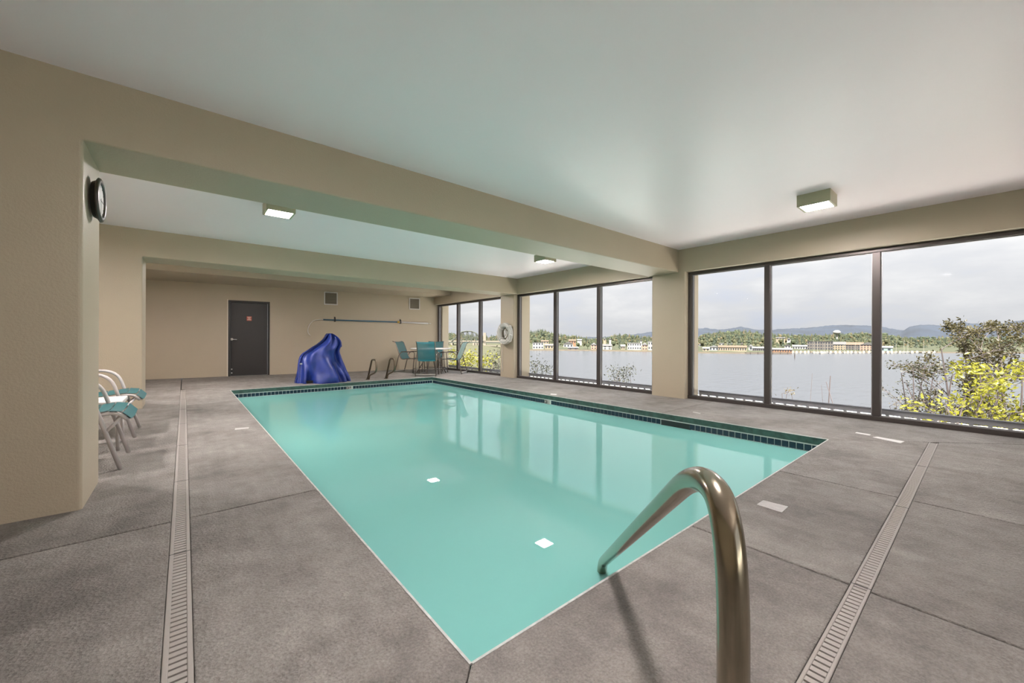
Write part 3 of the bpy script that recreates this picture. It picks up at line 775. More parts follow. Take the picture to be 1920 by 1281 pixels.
MB().box(-.24, .24, -.22, .22, .40, .44).build('table_top', M_white, t, bevel=.008)
for sx in (-1, 1):
    for sy in (-1, 1):
        MB().tube([(sx * .20, sy * .18, .40), (sx * .21, sy * .19, 0)], .012, 8).build('leg', M_whiteframe, t, smooth=True)

# ================================================================= outside the windows
M_conifer = [mat('conifer_green_%s' % n_, c, 0.8, var=.35, vscale=.5) for n_, c in (('dark', (.015, .023, .011)), ('mid', (.028, .036, .014)), ('olive', (.042, .043, .017)), ('gold', (.065, .050, .022)))]
M_bark = mat('grey_bark', (.10, .085, .075), 0.8)
M_bank = mat('scrubby_bank', (.042, .042, .018), 0.9, var=.5, vscale=.6)
M_hill = mat('wooded_hillside', (.028, .032, .013), 0.9, var=.4, vscale=.03)
M_beach = mat('tan_shoreline', (.05, .038, .024), 0.9, var=.3, vscale=.2)
M_hwhite = mat('white_siding', (.24, .23, .22), 0.6)
M_hcream = mat('cream_siding', (.19, .155, .11), 0.6)
M_hpink = mat('salmon_siding', (.26, .16, .12), 0.6)
M_hgrey = mat('weathered_grey_siding', (.08, .07, .065), 0.7)
M_horange = mat('rust_orange_siding', (.17, .09, .05), 0.7)
M_hteal = mat('pale_teal_metal', (.15, .19, .19), 0.5)
M_roofg = mat('grey_shingle_roof', (.07, .068, .07), 0.8)
M_roofb = mat('brown_shingle_roof', (.085, .058, .04), 0.8)
M_roofw = mat('pale_metal_roof', (.15, .15, .155), 0.5)
M_pane = mat('dark_window_pane', (.03, .035, .045), 0.2)
M_pile = mat('dark_dock_timber', (.05, .04, .035), 0.8)
M_boat = mat('white_boat_hull', (.24, .235, .225), 0.35)
M_mast = mat('pale_mast', (.28, .26, .22), 0.4)
M_bridge = mat('green_grey_bridge_steel', (.05, .055, .045), 0.7)
M_conc = mat('pale_bridge_concrete', (.17, .15, .12), 0.7)

def bay_material():
    m = bpy.data.materials.new('rippled_bay_water'); t, n, l, p = nodes_of(m)
    p.inputs['Base Color'].default_value = (.046, .050, .058, 1); p.inputs['Roughness'].default_value = .22; p.inputs['IOR'].default_value = 1.33
    g = n.new('ShaderNodeNewGeometry'); mpn = n.new('ShaderNodeMapping'); mpn.inputs['Rotation'].default_value = (0, 0, -.75); mpn.inputs['Scale'].default_value = (.35, 1.0, 1)
    l.new(g.outputs['Position'], mpn.inputs['Vector'])
    a = n.new('ShaderNodeTexNoise'); a.inputs['Scale'].default_value = .55; a.inputs['Detail'].default_value = 5; l.new(mpn.outputs['Vector'], a.inputs['Vector'])
    bn = n.new('ShaderNodeBump'); bn.inputs['Strength'].default_value = .8; bn.inputs['Distance'].default_value = .35
    l.new(a.outputs['Fac'], bn.inputs['Height']); l.new(bn.outputs['Normal'], p.inputs['Normal'])
    return m
ZW = -9.0
tag(MB().add([(-3000, -3000, ZW), (9000, -3000, ZW), (9000, 9000, ZW), (-3000, 9000, ZW)], [(0, 1, 2, 3)]).build('bay_water', bay_material(), fix=False), 'calm pale blue grey bay water beyond the windows', kind='structure')

def hor(u): return HV + (u - CX) * ROLL
# low guard strip outside each window, on short feet
def guard(y0, y1, label):
    x = 7.02; g = tag(empty('guard_strip', (x, (y0 + y1) / 2, 0)), label, 'guard strip', 'low grey guard strips outside the windows'); c = (y0 + y1) / 2
    MB().box(-.012, .012, y0 - c, y1 - c, .038, .092).build('board', M_guard, g)
    MB().box(-.03, .03, y0 - c, y1 - c, .092, .108).build('cap', M_guardcap, g, bevel=.004)
    n = int((y1 - y0) / .14)
    for k in range(n + 1):
        y = y0 - c + .02 + k * (y1 - y0 - .04) / n
        MB().box(-.012, .012, y - .017, y + .017, 0, .038).build('foot', M_guard, g)
guard(-0.34, 3.24, 'low grey guard strip outside the nearest window')
guard(3.88, 7.72, 'low grey guard strip outside the middle window')
guard(8.32, 11.85, 'low grey guard strip outside the farthest window')
M_ledge = mat('pale_ledge_concrete', (.74, .73, .70), 0.8, var=.1, vscale=4)
tag(MB().box(XW + .06, 7.10, YN - .2, 13.4, -.30, 0).build('window_ledge', M_ledge), 'narrow pale concrete ledge outside the windows', kind='structure')
tag(MB().box(XL - .2, 7.0, YN - .2, 13.4, -9.5, -1.6).build('foundation', M_ledge), 'concrete foundation below the pool room', kind='structure')

# river bank below the building, and the wooded land on the left
tag(MB().box(7.10, 10.8, -16, 12.6, -9.5, -.5).box(-9, 7.10, -16, YN - .2, -9.5, -.06).build('reflector', M_ledge), 'added pale concrete terrace below the windows', kind='structure')  # added below the sightline to bounce sunlight up to the ceiling
rows = []
for i in range(30):
    x = 10.78 + (i / 29) ** 1.6 * 24
    rows.append([(x, y, -1.9 - (x - 7.0) * .36 + .35 * noise.noise(Vector((x * .35, y * .35, 0)))) for y in [-16 + 2 * j for j in range(36)]])
tag(MB().grid(rows).build('bank', M_bank, smooth=True), 'scrubby slope falling from the building to the bay', kind='structure')
def polar(name, u0, u1, nu, w0, w1, nw, zf, m, label):
    rows = []
    for i in range(nw + 1):
        w = w0 + (w1 - w0) * i / nw
        rows.append([(lambda p, uu: (p.x, p.y, zf(uu, w)))(at_w(u0 + (u1 - u0) * j / nu, hor(u0), w), u0 + (u1 - u0) * j / nu) for j in range(nu + 1)])
    return tag(MB().grid(rows).build(name, m, smooth=True), label, kind='structure')
polar('left_shore', 560, 955, 20, 45, 420, 24, lambda u, w: -9.2 + 3.2 * min(1, (955 - u) / 40) + 1.2 * noise.noise(Vector((u * .05, w * .03, 2))) + (max(0, w - 250) * .02), M_bank, 'low scrubby shore under the bridge')
SKY = [(560, 624), (825, 622), (860, 622), (905, 629), (940, 627), (975, 617), (1000, 618), (1020, 617), (1040, 624), (1060, 626), (1080, 628), (1100, 631), (1120, 631), (1140, 629), (1160, 625), (1180, 626), (1200, 628), (1222, 629), (1300, 632), (1310, 629), (1330, 622), (1350, 619), (1380, 617), (1410, 619), (1435, 623), (1480, 625), (1520, 626), (1550, 625), (1580, 624), (1610, 622), (1640, 622), (1660, 624), (1680, 628), (1720, 631), (1760, 630), (1990, 629)]
def sky_v(u):
    for (a, p), (c, q) in zip(SKY, SKY[1:]):
        if a <= u <= c: return p + (q - p) * (u - a) / (c - a)
    return 628
SH = [(560, 358), (940, 352), (1000, 350), (1100, 345), (1222, 322), (1320, 292), (1420, 288), (1484, 292), (1488, 318), (1760, 318), (1990, 318)]
def shore_w(u):
    for (a, p), (c, q) in zip(SH, SH[1:]):
        if a <= u <= c: return p + (q - p) * (u - a) / (c - a)
    return 300
def top_z(u, v, w): return CH + (hor(u) - v) / F * w
rows = []
for i in range(26):
    t = i / 25; row = []
    for j in range(150):
        u = 560 + j * 1430 / 149; w = shore_w(u) + t * 330
        zt = top_z(u, sky_v(u) + 13, shore_w(u) + 200)
        z = -9.15 + .9 * min(1, t / .03) + .5 * min(1, t / .2) + (zt + 8) * max(0, min(1, (t - .15) / .5)) ** 1.3 + .5 * noise.noise(Vector((u * .06, w * .03, 0)))
        p = at_w(u, hor(u), w); row.append((p.x, p.y, z))
    rows.append(row)
def hill_z(u, w):
    t = (w - shore_w(u)) / 330; zt = top_z(u, sky_v(u) + 13, shore_w(u) + 200)
    return -9.15 + .9 * max(0, min(1, t / .03)) + .5 * max(0, min(1, t / .2)) + (zt + 8) * max(0, min(1, (t - .15) / .5)) ** 1.3
tag(MB().grid(rows).build('far_shore', M_hill, smooth=True), 'wooded far shore of the bay', kind='structure')
tag(MB().grid([[(lambda p: (p.x, p.y, z))(at_w(560 + j * 1430 / 149, hor(560), shore_w(560 + j * 1430 / 149) - dw + random.uniform(-1, 1))) for j in range(150)] for dw, z in ((3, -9.3), (0.5, -8.45), (-4, -8.1))]).build('beach', M_beach, smooth=True), 'narrow tan beach along the far shore', kind='structure')

# mountains
def ridge(name, pts, w, m, label, depth):
    rows = [[], [], []]; us = []
    a0, a1 = pts[0][0], pts[-1][0]; n = int((a1 - a0) / 3)
    for j in range(n + 1):
        u = a0 + (a1 - a0) * j / n
        for (a, p), (c, q) in zip(pts, pts[1:]):
            if a <= u <= c: v = p + (q - p) * (u - a) / (c - a); break
        v += 1.0 * noise.noise(Vector((u * .11, w, 0))) + .6 * noise.noise(Vector((u * .35, w, 3)))
        for k, (f, g) in enumerate(((1 - depth, 0), (1, 1), (1 + depth, 0))):
            ww = w * f; p = at_w(u, hor(u), ww); z = top_z(u, v, w) if g else -9.5; rows[k].append((p.x, p.y, z))
    mid = []
    for a, c in zip(rows[0], rows[1]):
        k = .55 + .15 * noise.noise(Vector((a[0] * .004, a[1] * .004, 1))); mid.append(tuple(a[i] * (1 - k) + c[i] * k + (20 * noise.noise(Vector((a[0] * .01, a[1] * .01, 5))) if i == 2 else 0) for i in range(3)))
    tag(MB().grid([rows[0], mid, rows[1], rows[2]]).build(name, m, smooth=True), label, kind='structure')
M_mtn = mat('haze_blue_mountain', (.010, .016, .028), 0.9, var=.35, vscale=.006)  # blue of the distance haze is mixed into the forest base colour
ridge('mountain_range', [(700, 634), (1130, 632), (1190, 627), (1222, 622), (1300, 617), (1325, 615), (1345, 618), (1362, 617), (1378, 614.5), (1390, 612.5), (1405, 616), (1420, 618.5), (1445, 618.5), (1462, 617), (1510, 615), (1540, 612), (1558, 610), (1580, 609.5), (1610, 610), (1635, 611), (1655, 613), (1680, 618), (1720, 622), (2000, 622)], 4200, M_mtn, 'long distant blue mountain range on the horizon', .25)
ridge('mountain_ridge', [(1600, 634), (1650, 629), (1690, 622), (1705, 613), (1725, 609), (1745, 609), (1770, 611), (1790, 605), (1805, 602.5), (1815, 606), (1850, 608), (1880, 606), (1920, 600), (2000, 598)], 2100, M_mtn, 'nearer forested mountain ridge behind the right hand trees', .25)

# trees of the far shore: shared low meshes
def conifer(b, c, h, r, seg=6, mi=0):
    b.m = mi; x, y, z = c
    for k in range(3):
        z0 = z + h * (.12 + .26 * k); z1 = z + h * (.55 + .225 * k); rr = r * (1 - .27 * k)
        a0 = random.random() * 3
        vs = [(x + rr * math.cos(a0 + 2 * math.pi * i / seg), y + rr * math.sin(a0 + 2 * math.pi * i / seg), z0 + random.uniform(-.03, .03) * h) for i in range(seg)] + [(x, y, z1)]
        b.add(vs, [(i, (i + 1) % seg, seg) for i in range(seg)])
def roundtree(b, c, h, r, mi=0):
    b.m = mi; x, y, z = c
    for k in range(3):
        cx, cy, cz = x + random.uniform(-.4, .4) * r, y + random.uniform(-.4, .4) * r, z + h * random.uniform(.45, .72); q = r * random.uniform(.6, .9); seg = 6
        vs = [(cx, cy, cz - q)] + [(cx + q * math.cos(s_) * math.cos(t_), cy + q * math.cos(s_) * math.sin(t_), cz + q * math.sin(s_)) for s_ in (-.5, .5) for t_ in [2 * math.pi * i / seg for i in range(seg)]] + [(cx, cy, cz + q)]
        fs = [(0, 1 + (i + 1) % seg, 1 + i) for i in range(seg)] + [(1 + i, 1 + (i + 1) % seg, 7 + (i + 1) % seg, 7 + i) for i in range(seg)] + [(7 + i, 7 + (i + 1) % seg, 13) for i in range(seg)]
        b.add(vs, fs)
HILL = [(1021, 440), (1073, 430), (1086, 440), (1133, 440), (1144, 440), (1202, 420), (1361, 400), (1388, 400), (1477, 370), (1479, 430), (1463, 440), (1569, 520)]
HPTS = [(at_w(u_, hor(u_), w_).to_2d()) for u_, w_ in HILL]
fb = MB(); nt_ = 0
for row in range(6):
    t = .34 + .085 * row; u = 800.0
    while u < 1960:
        u += random.uniform(1.2, 3.0)
        w = shore_w(u) + t * 330 + random.uniform(-12, 12)
        vt = sky_v(u) + (5 - row) * 3.4 + random.uniform(-1.5, 3.5)
        zt = top_z(u, vt, w); zb = hill_z(u, w) - 1
        h = max(5, min(zt - zb, 16)); zb = zt - h
        p = at_w(u, hor(u), w)
        if any((p.to_2d() - q_).length < 13 for q_ in HPTS): continue
        pr = random.random(); mi_ = 0 if pr < .30 else 1 if pr < .66 else 2 if pr < .93 else 3
        if random.random() < (.75 if row > 2 else .5): conifer(fb, (p.x, p.y, zb), h, h * random.uniform(.16, .26), mi=mi_)
        else: roundtree(fb, (p.x, p.y, zb), h, h * random.uniform(.22, .34), mi=mi_)
tag(fb.build('far_forest', M_conifer, fix=False), 'mixed evergreen and autumn forest covering the far shore', 'forest', kind='stuff')
# nearest trees stand among the houses and can be told apart
ORD = 'first second third fourth fifth sixth seventh eighth ninth tenth eleventh twelfth thirteenth fourteenth fifteenth sixteenth seventeenth eighteenth nineteenth twentieth twenty-first twenty-second twenty-third twenty-fourth twenty-fifth twenty-sixth twenty-seventh twenty-eighth twenty-ninth thirtieth'.split()
cnt = {}
def nth(k):
    cnt[k] = cnt.get(k, -1) + 1; return ORD[cnt[k]]
tree_src = []
for k in range(6):
    b = MB(); random.seed(40 + k)
    if k < 3: conifer(b, (0, 0, 0), 1, .17, 8)
    else: roundtree(b, (0, 0, 0), 1, .25)
    b.m = 1; b.tube([(0, 0, 0), (0, 0, .3)], .03, 5)
    me = b.build('shore_tree', [M_conifer[(1, 0, 2, 1, 2, 3)[k]], M_bark], fix=True)
    tree_src.append(me.data); bpy.data.objects.remove(me)
random.seed(11)
def shore_tree(u, vtop, vbase, k, lab):
    w = min(shore_w(u) + 95, max(shore_w(u) + 6, -(-8.2 - CH) * F / max(4, vbase - hor(u))))
    p = at_w(u, hor(u), w); h = (vbase - vtop) / F * w + .6
    o = bpy.data.objects.new('shore_tree', tree_src[k]); col.objects.link(o)
    o.location = (p.x, p.y, hill_z(u, w) - .4); o.scale = (h, h, h); o.rotation_euler = (0, 0, random.random() * 6)
    tag(o, lab, 'tree', 'small trees along the far shore')
for u, vt, vb, k in ((1003, 634, 650, 3), (1011, 630, 650, 0), (1033, 632, 651, 2), (1049, 634, 652, 4), (1083, 639, 655, 3), (1096, 639, 655, 4), (1102, 642, 655, 3), (1124, 638, 654, 1), (1150, 636, 655, 3), (1162, 637, 655, 1), (1174, 641, 655, 4), (1315, 637, 657, 4), (1322, 636, 656, 2), (1338, 634, 650, 1), (1346, 630, 649, 2), (1360, 628, 649, 2), (1368, 627, 649, 1), (1377, 626, 649, 2), (1386, 627, 649, 1), (1396, 628, 649, 2), (1404, 628, 649, 1), (1412, 629, 649, 2), (1421, 630, 650, 2), (1430, 632, 651, 4), (1453, 634, 652, 2), (1462, 636, 653, 4), (1468, 634, 653, 1), (1486, 632, 650, 3), (1493, 633, 650, 1), (1500, 634, 650, 2), (1508, 633, 648, 1), (1564, 636, 645, 5), (1594, 634, 646, 5), (1606, 632, 646, 4), (1625, 633, 645, 2), (1660, 634, 650, 4), (1668, 634, 650, 2), (1678, 636, 652, 1), (1690, 638, 654, 3), (1708, 638, 655, 2), (1718, 637, 655, 1)):
    kk = 'conical evergreen' if k < 3 else 'rounded leafy'
    shore_tree(u, vt, vb, k, nth(kk) + ' small ' + kk + ' tree from the left among the far shore buildings')

# houses, sheds and the apartment block across the bay
GZ = -8.25
def house(u0, u1, vt, vb, dep0, wallm, roofm, label, roof='gable', nwin=3, floors=1, w=None, cat='house', name='shore_house', group='houses along the far shore'):
    um = (u0 + u1) / 2; dep = dep0 * .5
    if w is None: w = -(GZ - CH) * F / (vb - hor(um))
    w = max(shore_w(um) + 5, min(w, shore_w(um) + 120)); k = w / F
    W_ = (u1 - u0) * k * .93; H_ = (vb - vt) * k; p = at_w(um, hor(um), w); zb = top_z(um, vb, w)
    ang = math.atan2(-p.x, p.y)
    o = tag(empty(name, (p.x, p.y, zb), ang), label, cat, group)
    rh = H_ * .32 if roof != 'flat' else .3; wh = H_ - rh
    MB().box(-W_ / 2, W_ / 2, 0, dep, -4, wh).build('walls', wallm, o)
    if roof == 'gable':
        MB().add([(-W_ / 2 - .2, -.4, wh), (W_ / 2 + .2, -.4, wh), (W_ / 2 + .2, dep + .4, wh), (-W_ / 2 - .2, dep + .4, wh), (-W_ / 2 - .4, dep / 2, wh + rh), (W_ / 2 + .4, dep / 2, wh + rh)], [(0, 1, 5, 4), (2, 3, 4, 5), (0, 4, 3), (1, 2, 5), (0, 3, 2, 1)]).build('roof', roofm, o)
    elif roof == 'front':
        MB().add([(-W_ / 2 - .2, -.4, wh), (W_ / 2 + .2, -.4, wh), (W_ / 2 + .2, dep + .4, wh), (-W_ / 2 - .2, dep + .4, wh), (0, -.5, wh + rh), (0, dep + .5, wh + rh)], [(0, 1, 4), (2, 3, 5), (1, 2, 5, 4), (3, 0, 4, 5), (0, 3, 2, 1)]).build('roof', roofm, o)
    else: MB().box(-W_ / 2 - .3, W_ / 2 + .3, -.3, dep + .3, wh, H_).build('roof', roofm, o)
    for fl in range(floors):
        for i in range(nwin):
            cx_ = -W_ / 2 + W_ * (i + .5) / nwin; ww_ = min(1.6, W_ / nwin * .5); z0_ = wh * (fl + .35) / floors; z1_ = wh * (fl + .78) / floors
            MB().box(cx_ - ww_ / 2, cx_ + ww_ / 2, -.12, .02, z0_, z1_).build('window', M_pane, o)
    return o
H = house
H(998, 1020, 642, 655, 9, M_hwhite, M_roofg, 'white two storey house at the left edge of the middle window view', 'flat', 4, 2)
H(1021, 1038, 645, 655, 8, M_hcream, M_roofg, 'low cream house beside the first middle mullion', 'gable', 3)
H(1014, 1029, 638, 645, 8, M_hcream, M_roofb, 'cream hillside house above the white two storey house', w=440)
H(1056, 1075, 641, 653, 9, M_hwhite, M_roofg, 'white gabled house left of the round shore tree', 'front', 3, 1)
H(1066, 1080, 636.5, 645, 8, M_horange, M_roofb, 'rust coloured hillside house above the white gabled house', w=430)
H(1082, 1091, 636, 641, 8, M_hwhite, M_roofw, 'small white hillside house above the round shore trees', w=440)
H(1064, 1085, 650.5, 656, 6, M_hgrey, M_roofw, 'low grey boat shed on the beach below the white gabled house', 'gable', 2)
H(1108, 1119, 642.5, 655.5, 8, M_hpink, M_roofw, 'narrow pink house beside the second middle mullion', 'front', 2, 2)
H(1130, 1147.5, 645.5, 656, 9, M_hwhite, M_roofg, 'small square white house at the left of the third middle pane', 'gable', 2, 2)
H(1131, 1136, 633, 640, 7, M_hcream, M_roofw, 'tiny cream hillside house high in the third middle pane', 'front', 1, w=440)
H(1142, 1146, 634.5, 639, 7, M_hwhite, M_roofw, 'tiny white hillside house beside the tiny cream one', 'front', 1, w=440)
H(1164, 1172, 646.5, 656, 7, M_hcream, M_roofw, 'small cream cottage left of the big white waterfront block', 'gable', 2)
H(1176, 1203, 643, 656.5, 11, M_hwhite, M_roofw, 'big white waterfront block in the third middle pane', 'flat', 6, 2)
H(1204, 1214, 642, 657, 9, M_hpink, M_roofw, 'pinkish gabled house right of the big white waterfront block', 'front', 2, 2)
H(1215, 1224, 640, 657, 9, M_hwhite, M_roofw, 'tall white house half hidden by the wide column', 'flat', 2, 2)
H(1200, 1204, 637, 642, 6, M_hwhite, M_roofg, 'tiny white hillside house above the big white block', 'front', 1, w=420)
H(1310, 1317, 644, 653, 7, M_hwhite, M_roofw, 'small white house at the left edge of the nearest window view', 'front', 1)
H(1318, 1330, 651, 659, 7, M_hcream, M_roofw, 'low cream beach house beside the white gabled hall', 'gable', 2)
H(1330, 1347, 648, 658, 10, M_hwhite, M_roofw, 'white gabled hall left of the long brown roofed shed', 'front', 3)
H(1348, 1398, 648, 659, 14, M_hcream, M_roofb, 'long waterfront shed with a broad brown roof', 'gable', 12, name='waterfront_shed', cat='shed')
H(1348, 1375, 643.5, 649, 9, M_hwhite, M_roofw, 'long white building behind the brown roofed shed', 'flat', 5, w=400)
H(1383, 1394, 643.5, 649, 9, M_hpink, M_roofw, 'small pink building behind the brown roofed shed', 'flat', 2, w=400)
H(1404, 1412, 646, 658, 9, M_hwhite, M_roofw, 'white peaked pavilion right of the brown roofed shed', 'front', 1)
H(1412, 1440, 650.5, 659, 10, M_hgrey, M_roofw, 'open grey wharf shed with pale roof beside the first near mullion', 'gable', 8, name='waterfront_shed', cat='shed')
H(1449, 1483, 653, 661, 9, M_horange, M_roofw, 'rust coloured wharf shed right of the first near mullion', 'gable', 8, name='waterfront_shed', cat='shed')
H(1472, 1482, 646, 653, 8, M_hwhite, M_roofg, 'small white house above the rust coloured wharf shed', 'front', 2, w=370)
H(1476, 1482, 633.5, 640, 7, M_hwhite, M_roofw, 'tiny white hillside house high above the rust coloured shed', 'front', 1, w=430)
H(1456, 1471, 632.5, 637, 7, M_hcream, M_roofg, 'long low hillside house among the trees right of the first near mullion', 'gable', 3, w=440)
H(1488, 1517, 647, 656, 10, M_hwhite, M_roofw, 'long white waterfront house left of the apartment block', 'gable', 7)
H(1651, 1671, 649, 659, 12, M_hteal, M_roofw, 'pale teal boat shed right of the second near mullion', 'gable', 2, name='waterfront_shed', cat='shed')
ap = dict(name='apartment_block', cat='building', group='apartment blocks behind the marina')
H(1517, 1558, 640, 657, 14, M_hgrey, M_roofg, 'long dark grey apartment block behind the marina masts', 'flat', 10, 3, **ap)
H(1558, 1583, 641, 657, 14, M_hcream, M_roofg, 'cream apartment block in the middle of the row', 'gable', 6, 3, **ap)
H(1583, 1615, 642, 657, 14, M_hgrey, M_roofb, 'brown roofed apartment block beside the pink gabled one', 'gable', 7, 3, **ap)
H(1616, 1639, 641.5, 658, 14, M_hpink, M_roofg, 'pink gabled apartment block at the right end of the row', 'front', 5, 3, **ap)

# water tower
w = 520; p = at_w(1569, 630, w); k = w / F
o = tag(empty('water_tower', (p.x, p.y, top_z(1569, 640, w))), 'white round water tower above the far trees', 'water tower')
MB().lathe([(.3, 8.6), (3.0, 9.4), (4.2, 11.2), (4.2, 12.2), (2.6, 14.0), (.3, 14.6)], seg=16).build('tank', M_hwhite, o, smooth=True)
MB().tube([(0, 0, 0), (0, 0, 9)], 1.0, 8).build('stem', M_hwhite, o)
# channel marker
p = on_z(1490, 672, ZW)
o = tag(empty('channel_marker', (p.x, p.y, ZW)), 'dark channel marker post standing in the bay', 'marker post')
MB().tube([(0, 0, -1), (0, 0, 2.6)], .22, 8).build('post', M_pile, o); MB().box(-.5, .5, -.1, .1, 1.6, 2.6).build('day_board', M_pile, o)

# moored boats
def boat(u, vb, ln, mast, k):
    p = on_z(u, vb, ZW); d = p.length
    o = empty('moored_boat', (p.x, p.y, ZW), math.atan2(-p.x, p.y) + math.pi / 2 + random.uniform(-.12, .12)); h = ln / 2
    MB().add([(-h, -ln * .14, .9), (h * .6, -ln * .14, 1.0), (h, 0, 1.2), (h * .6, ln * .14, 1.0), (-h, ln * .14, .9), (-h * .95, -ln * .09, -.2), (h * .55, -ln * .09, -.2), (h * .8, 0, -.2), (h * .55, ln * .09, -.2), (-h * .95, ln * .09, -.2)],
             [(0, 1, 2, 3, 4), (0, 5, 6, 1), (1, 6, 7, 2), (2, 7, 8, 3), (3, 8, 9, 4), (4, 9, 5, 0), (5, 9, 8, 7, 6)]).build('hull', M_boat, o)
    MB().box(-h * .5, h * .25, -ln * .1, ln * .1, .95, 2.1 if not mast else 1.6).build('cabin', M_boat, o)
    if mast:
        MB().tube([(h * .1, 0, 1), (h * .1, 0, mast)], .09, 5).build('mast', M_mast, o); MB().tube([(h * .1, 0, 1.9), (-h * .8, 0, 1.8)], .1, 5).build('boom', M_mast, o)
    tag(o, (nth('m') + ' small white motor boat from the left in the far marina' if not mast else nth('s') + ' white bare masted sailing boat from the left in the far marina'), 'boat', 'boats moored in the far marina')
for u, vb, ln, mv in ((1487, 662.3, 7, 0), (1494, 662.6, 8, 0), (1502, 662.4, 7, 0), (1509, 662.8, 8, 0), (1516, 662.2, 7, 0), (1526, 662.2, 9, 634), (1533, 662.4, 9, 639), (1540, 663.2, 10, 0), (1545, 662.0, 9, 643), (1551, 662.0, 9, 642), (1558, 662.6, 8, 0), (1566, 662.6, 9, 0), (1575, 662.5, 9, 0), (1583, 662.0, 8, 643), (1590, 662.4, 8, 0), (1597, 662.6, 8, 0), (1604, 662.0, 9, 641), (1612, 662.4, 9, 644), (1620, 662.6, 8, 0), (1630, 662.3, 8, 0), (1656, 662.8, 8, 0), (1664, 662.6, 8, 0), (1672, 662.8, 8, 0), (1680, 662.2, 9, 645), (1688, 662.4, 8, 0), (1695, 662.0, 10, 638), (1702, 662.0, 10, 640), (1710, 662.4, 9, 0), (1720, 662.2, 8, 0), (1732, 662.2, 10, 641), (1742, 662.4, 8, 0), (1752, 662.4, 8, 0)):
    vb += .8; ln *= .72; wq = on_z(u, vb, ZW); dd = wq.dot(_f)
    boat(u, vb, ln, (top_z(u, mv, dd) - ZW) if mv else 0, 0)
for lab, u0, u1, v in (('dark timber pier under the wharf sheds', 1400, 1484, 664.3), ('pale floating dock behind the moored boats', 1490, 1640, 662.0), ('pale floating dock in front of the teal boat shed', 1655, 1760, 662.2)):
    a, c = on_z(u0, v, ZW), on_z(u1, v, ZW); dv = (c - a); nn = Vector((-dv.y, dv.x, 0)).normalized() * 2
    o = tag(empty('dock', a), lab, 'dock'); MB().obox((0, 0, .6), dv, nn, (0, 0, .5)).build('deck', M_pile if 'dark' in lab else M_hcream, o)
    n = int(dv.length / 5)
    for i in range(n): MB().tube([dv * ((i + .5) / n) + Vector((0, 0, -.5)), dv * ((i + .5) / n) + Vector((0, 0, 1.5))], .25, 6).build('pile', M_pile, o)

# steel truss bridge seen through the farthest window
wb = 330.0; k = wb / F
def bp(u, v): p = at_w(u, hor(u), wb); return Vector((p.x, p.y, top_z(u, v, wb)))
org = bp(870, 640); o = tag(empty('truss_bridge', (org.x, org.y, -9)), 'grey steel camelback truss bridge across the inlet', 'bridge'); lo = Vector(o.location)
dirv = (bp(940, 640) - bp(830, 640)).normalized(); nn = Vector((-dirv.y, dirv.x, 0)) * 7
nn.z = 0
a, c = bp(800, 640.5), bp(942, 641.5)
MB().obox(a - lo, c - a, nn, (0, 0, 1.0)).build('deck', M_conc, o)
MB().obox(a - lo - Vector((0, 0, 1.2)), c - a, nn, (0, 0, 1.1)).build('girder', M_bridge, o)
topc = [(847, 640), (857, 630), (866, 622.5), (875, 621), (884, 621.3), (892, 625), (900, 633), (906, 640)]
for off in (Vector((0, 0, 0)), nn):
    MB().tube([bp(u, v) - lo + off for u, v in topc], .45, 6).build('top_chord', M_bridge, o)
    b = MB()
    for (u, v), (u2, v2) in zip(topc[1:-1], topc[2:]): b.tube([bp(u, v) - lo + off, bp(u, 640) - lo + off], .28, 5); b.tube([bp(u, v) - lo + off, bp(u2, 640) - lo + off], .24, 5)
    b.build('web_members', M_bridge, o)
b = MB()
for u, v in topc[1:-1]: b.tube([bp(u, v) - lo, bp(u, v) - lo + nn], .22, 5)
b.build('cross_bracing', M_bridge, o)
for u in (838, 847, 888, 892.5, 897):
    p = bp(u, 642) - lo; MB().obox(p - dirv * .7 - Vector((0, 0, p.z + 1)), dirv * 1.4, nn, (0, 0, p.z + .6)).build('pier', M_conc, o)
for u in (908.5,):
    p = bp(u, 624) - lo; MB().obox(p - dirv * 1.1 - Vector((0, 0, p.z + 1)), dirv * 2.2, nn * .6, (0, 0, p.z + 1)).build('tower', M_conc, o)
for v in (650, 657):
    a2, c2 = bp(911, v - 1), bp(945, v); MB().obox(a2 - lo, c2 - a2, nn, (0, 0, .7)).build('approach_beam', M_conc, o)

# ---------------- shrubs and trees on the near bank
def leaf_mat(name, c, tl, var=.35, sc=2.5):
    m = mat(name, c, .5, var=var, vscale=sc)
    t = m.node_tree; p = t.nodes['Principled BSDF']; tr = t.nodes.new('ShaderNodeBsdfTranslucent'); tr.inputs['Color'].default_value = (*tl, 1)
    a = t.nodes.new('ShaderNodeMixShader'); a.inputs[0].default_value = .35
    t.links.new(p.outputs[0], a.inputs[1]); t.links.new(tr.outputs[0], a.inputs[2]); t.links.new(a.outputs[0], t.nodes['Material Output'].inputs['Surface']); return m
M_yleaf = leaf_mat('yellow_green_leaves', (.16, .155, .010), (.20, .20, .012))
M_gleaf = leaf_mat('olive_brown_leaves', (.055, .046, .016), (.07, .06, .02))
M_grleaf = leaf_mat('grey_green_leaves', (.050, .052, .034), (.055, .06, .035))
M_dleaf = leaf_mat('dry_tan_leaves', (.12, .095, .05), (.12, .10, .05))
M_twig = mat('dark_twigs', (.07, .055, .055), .8)
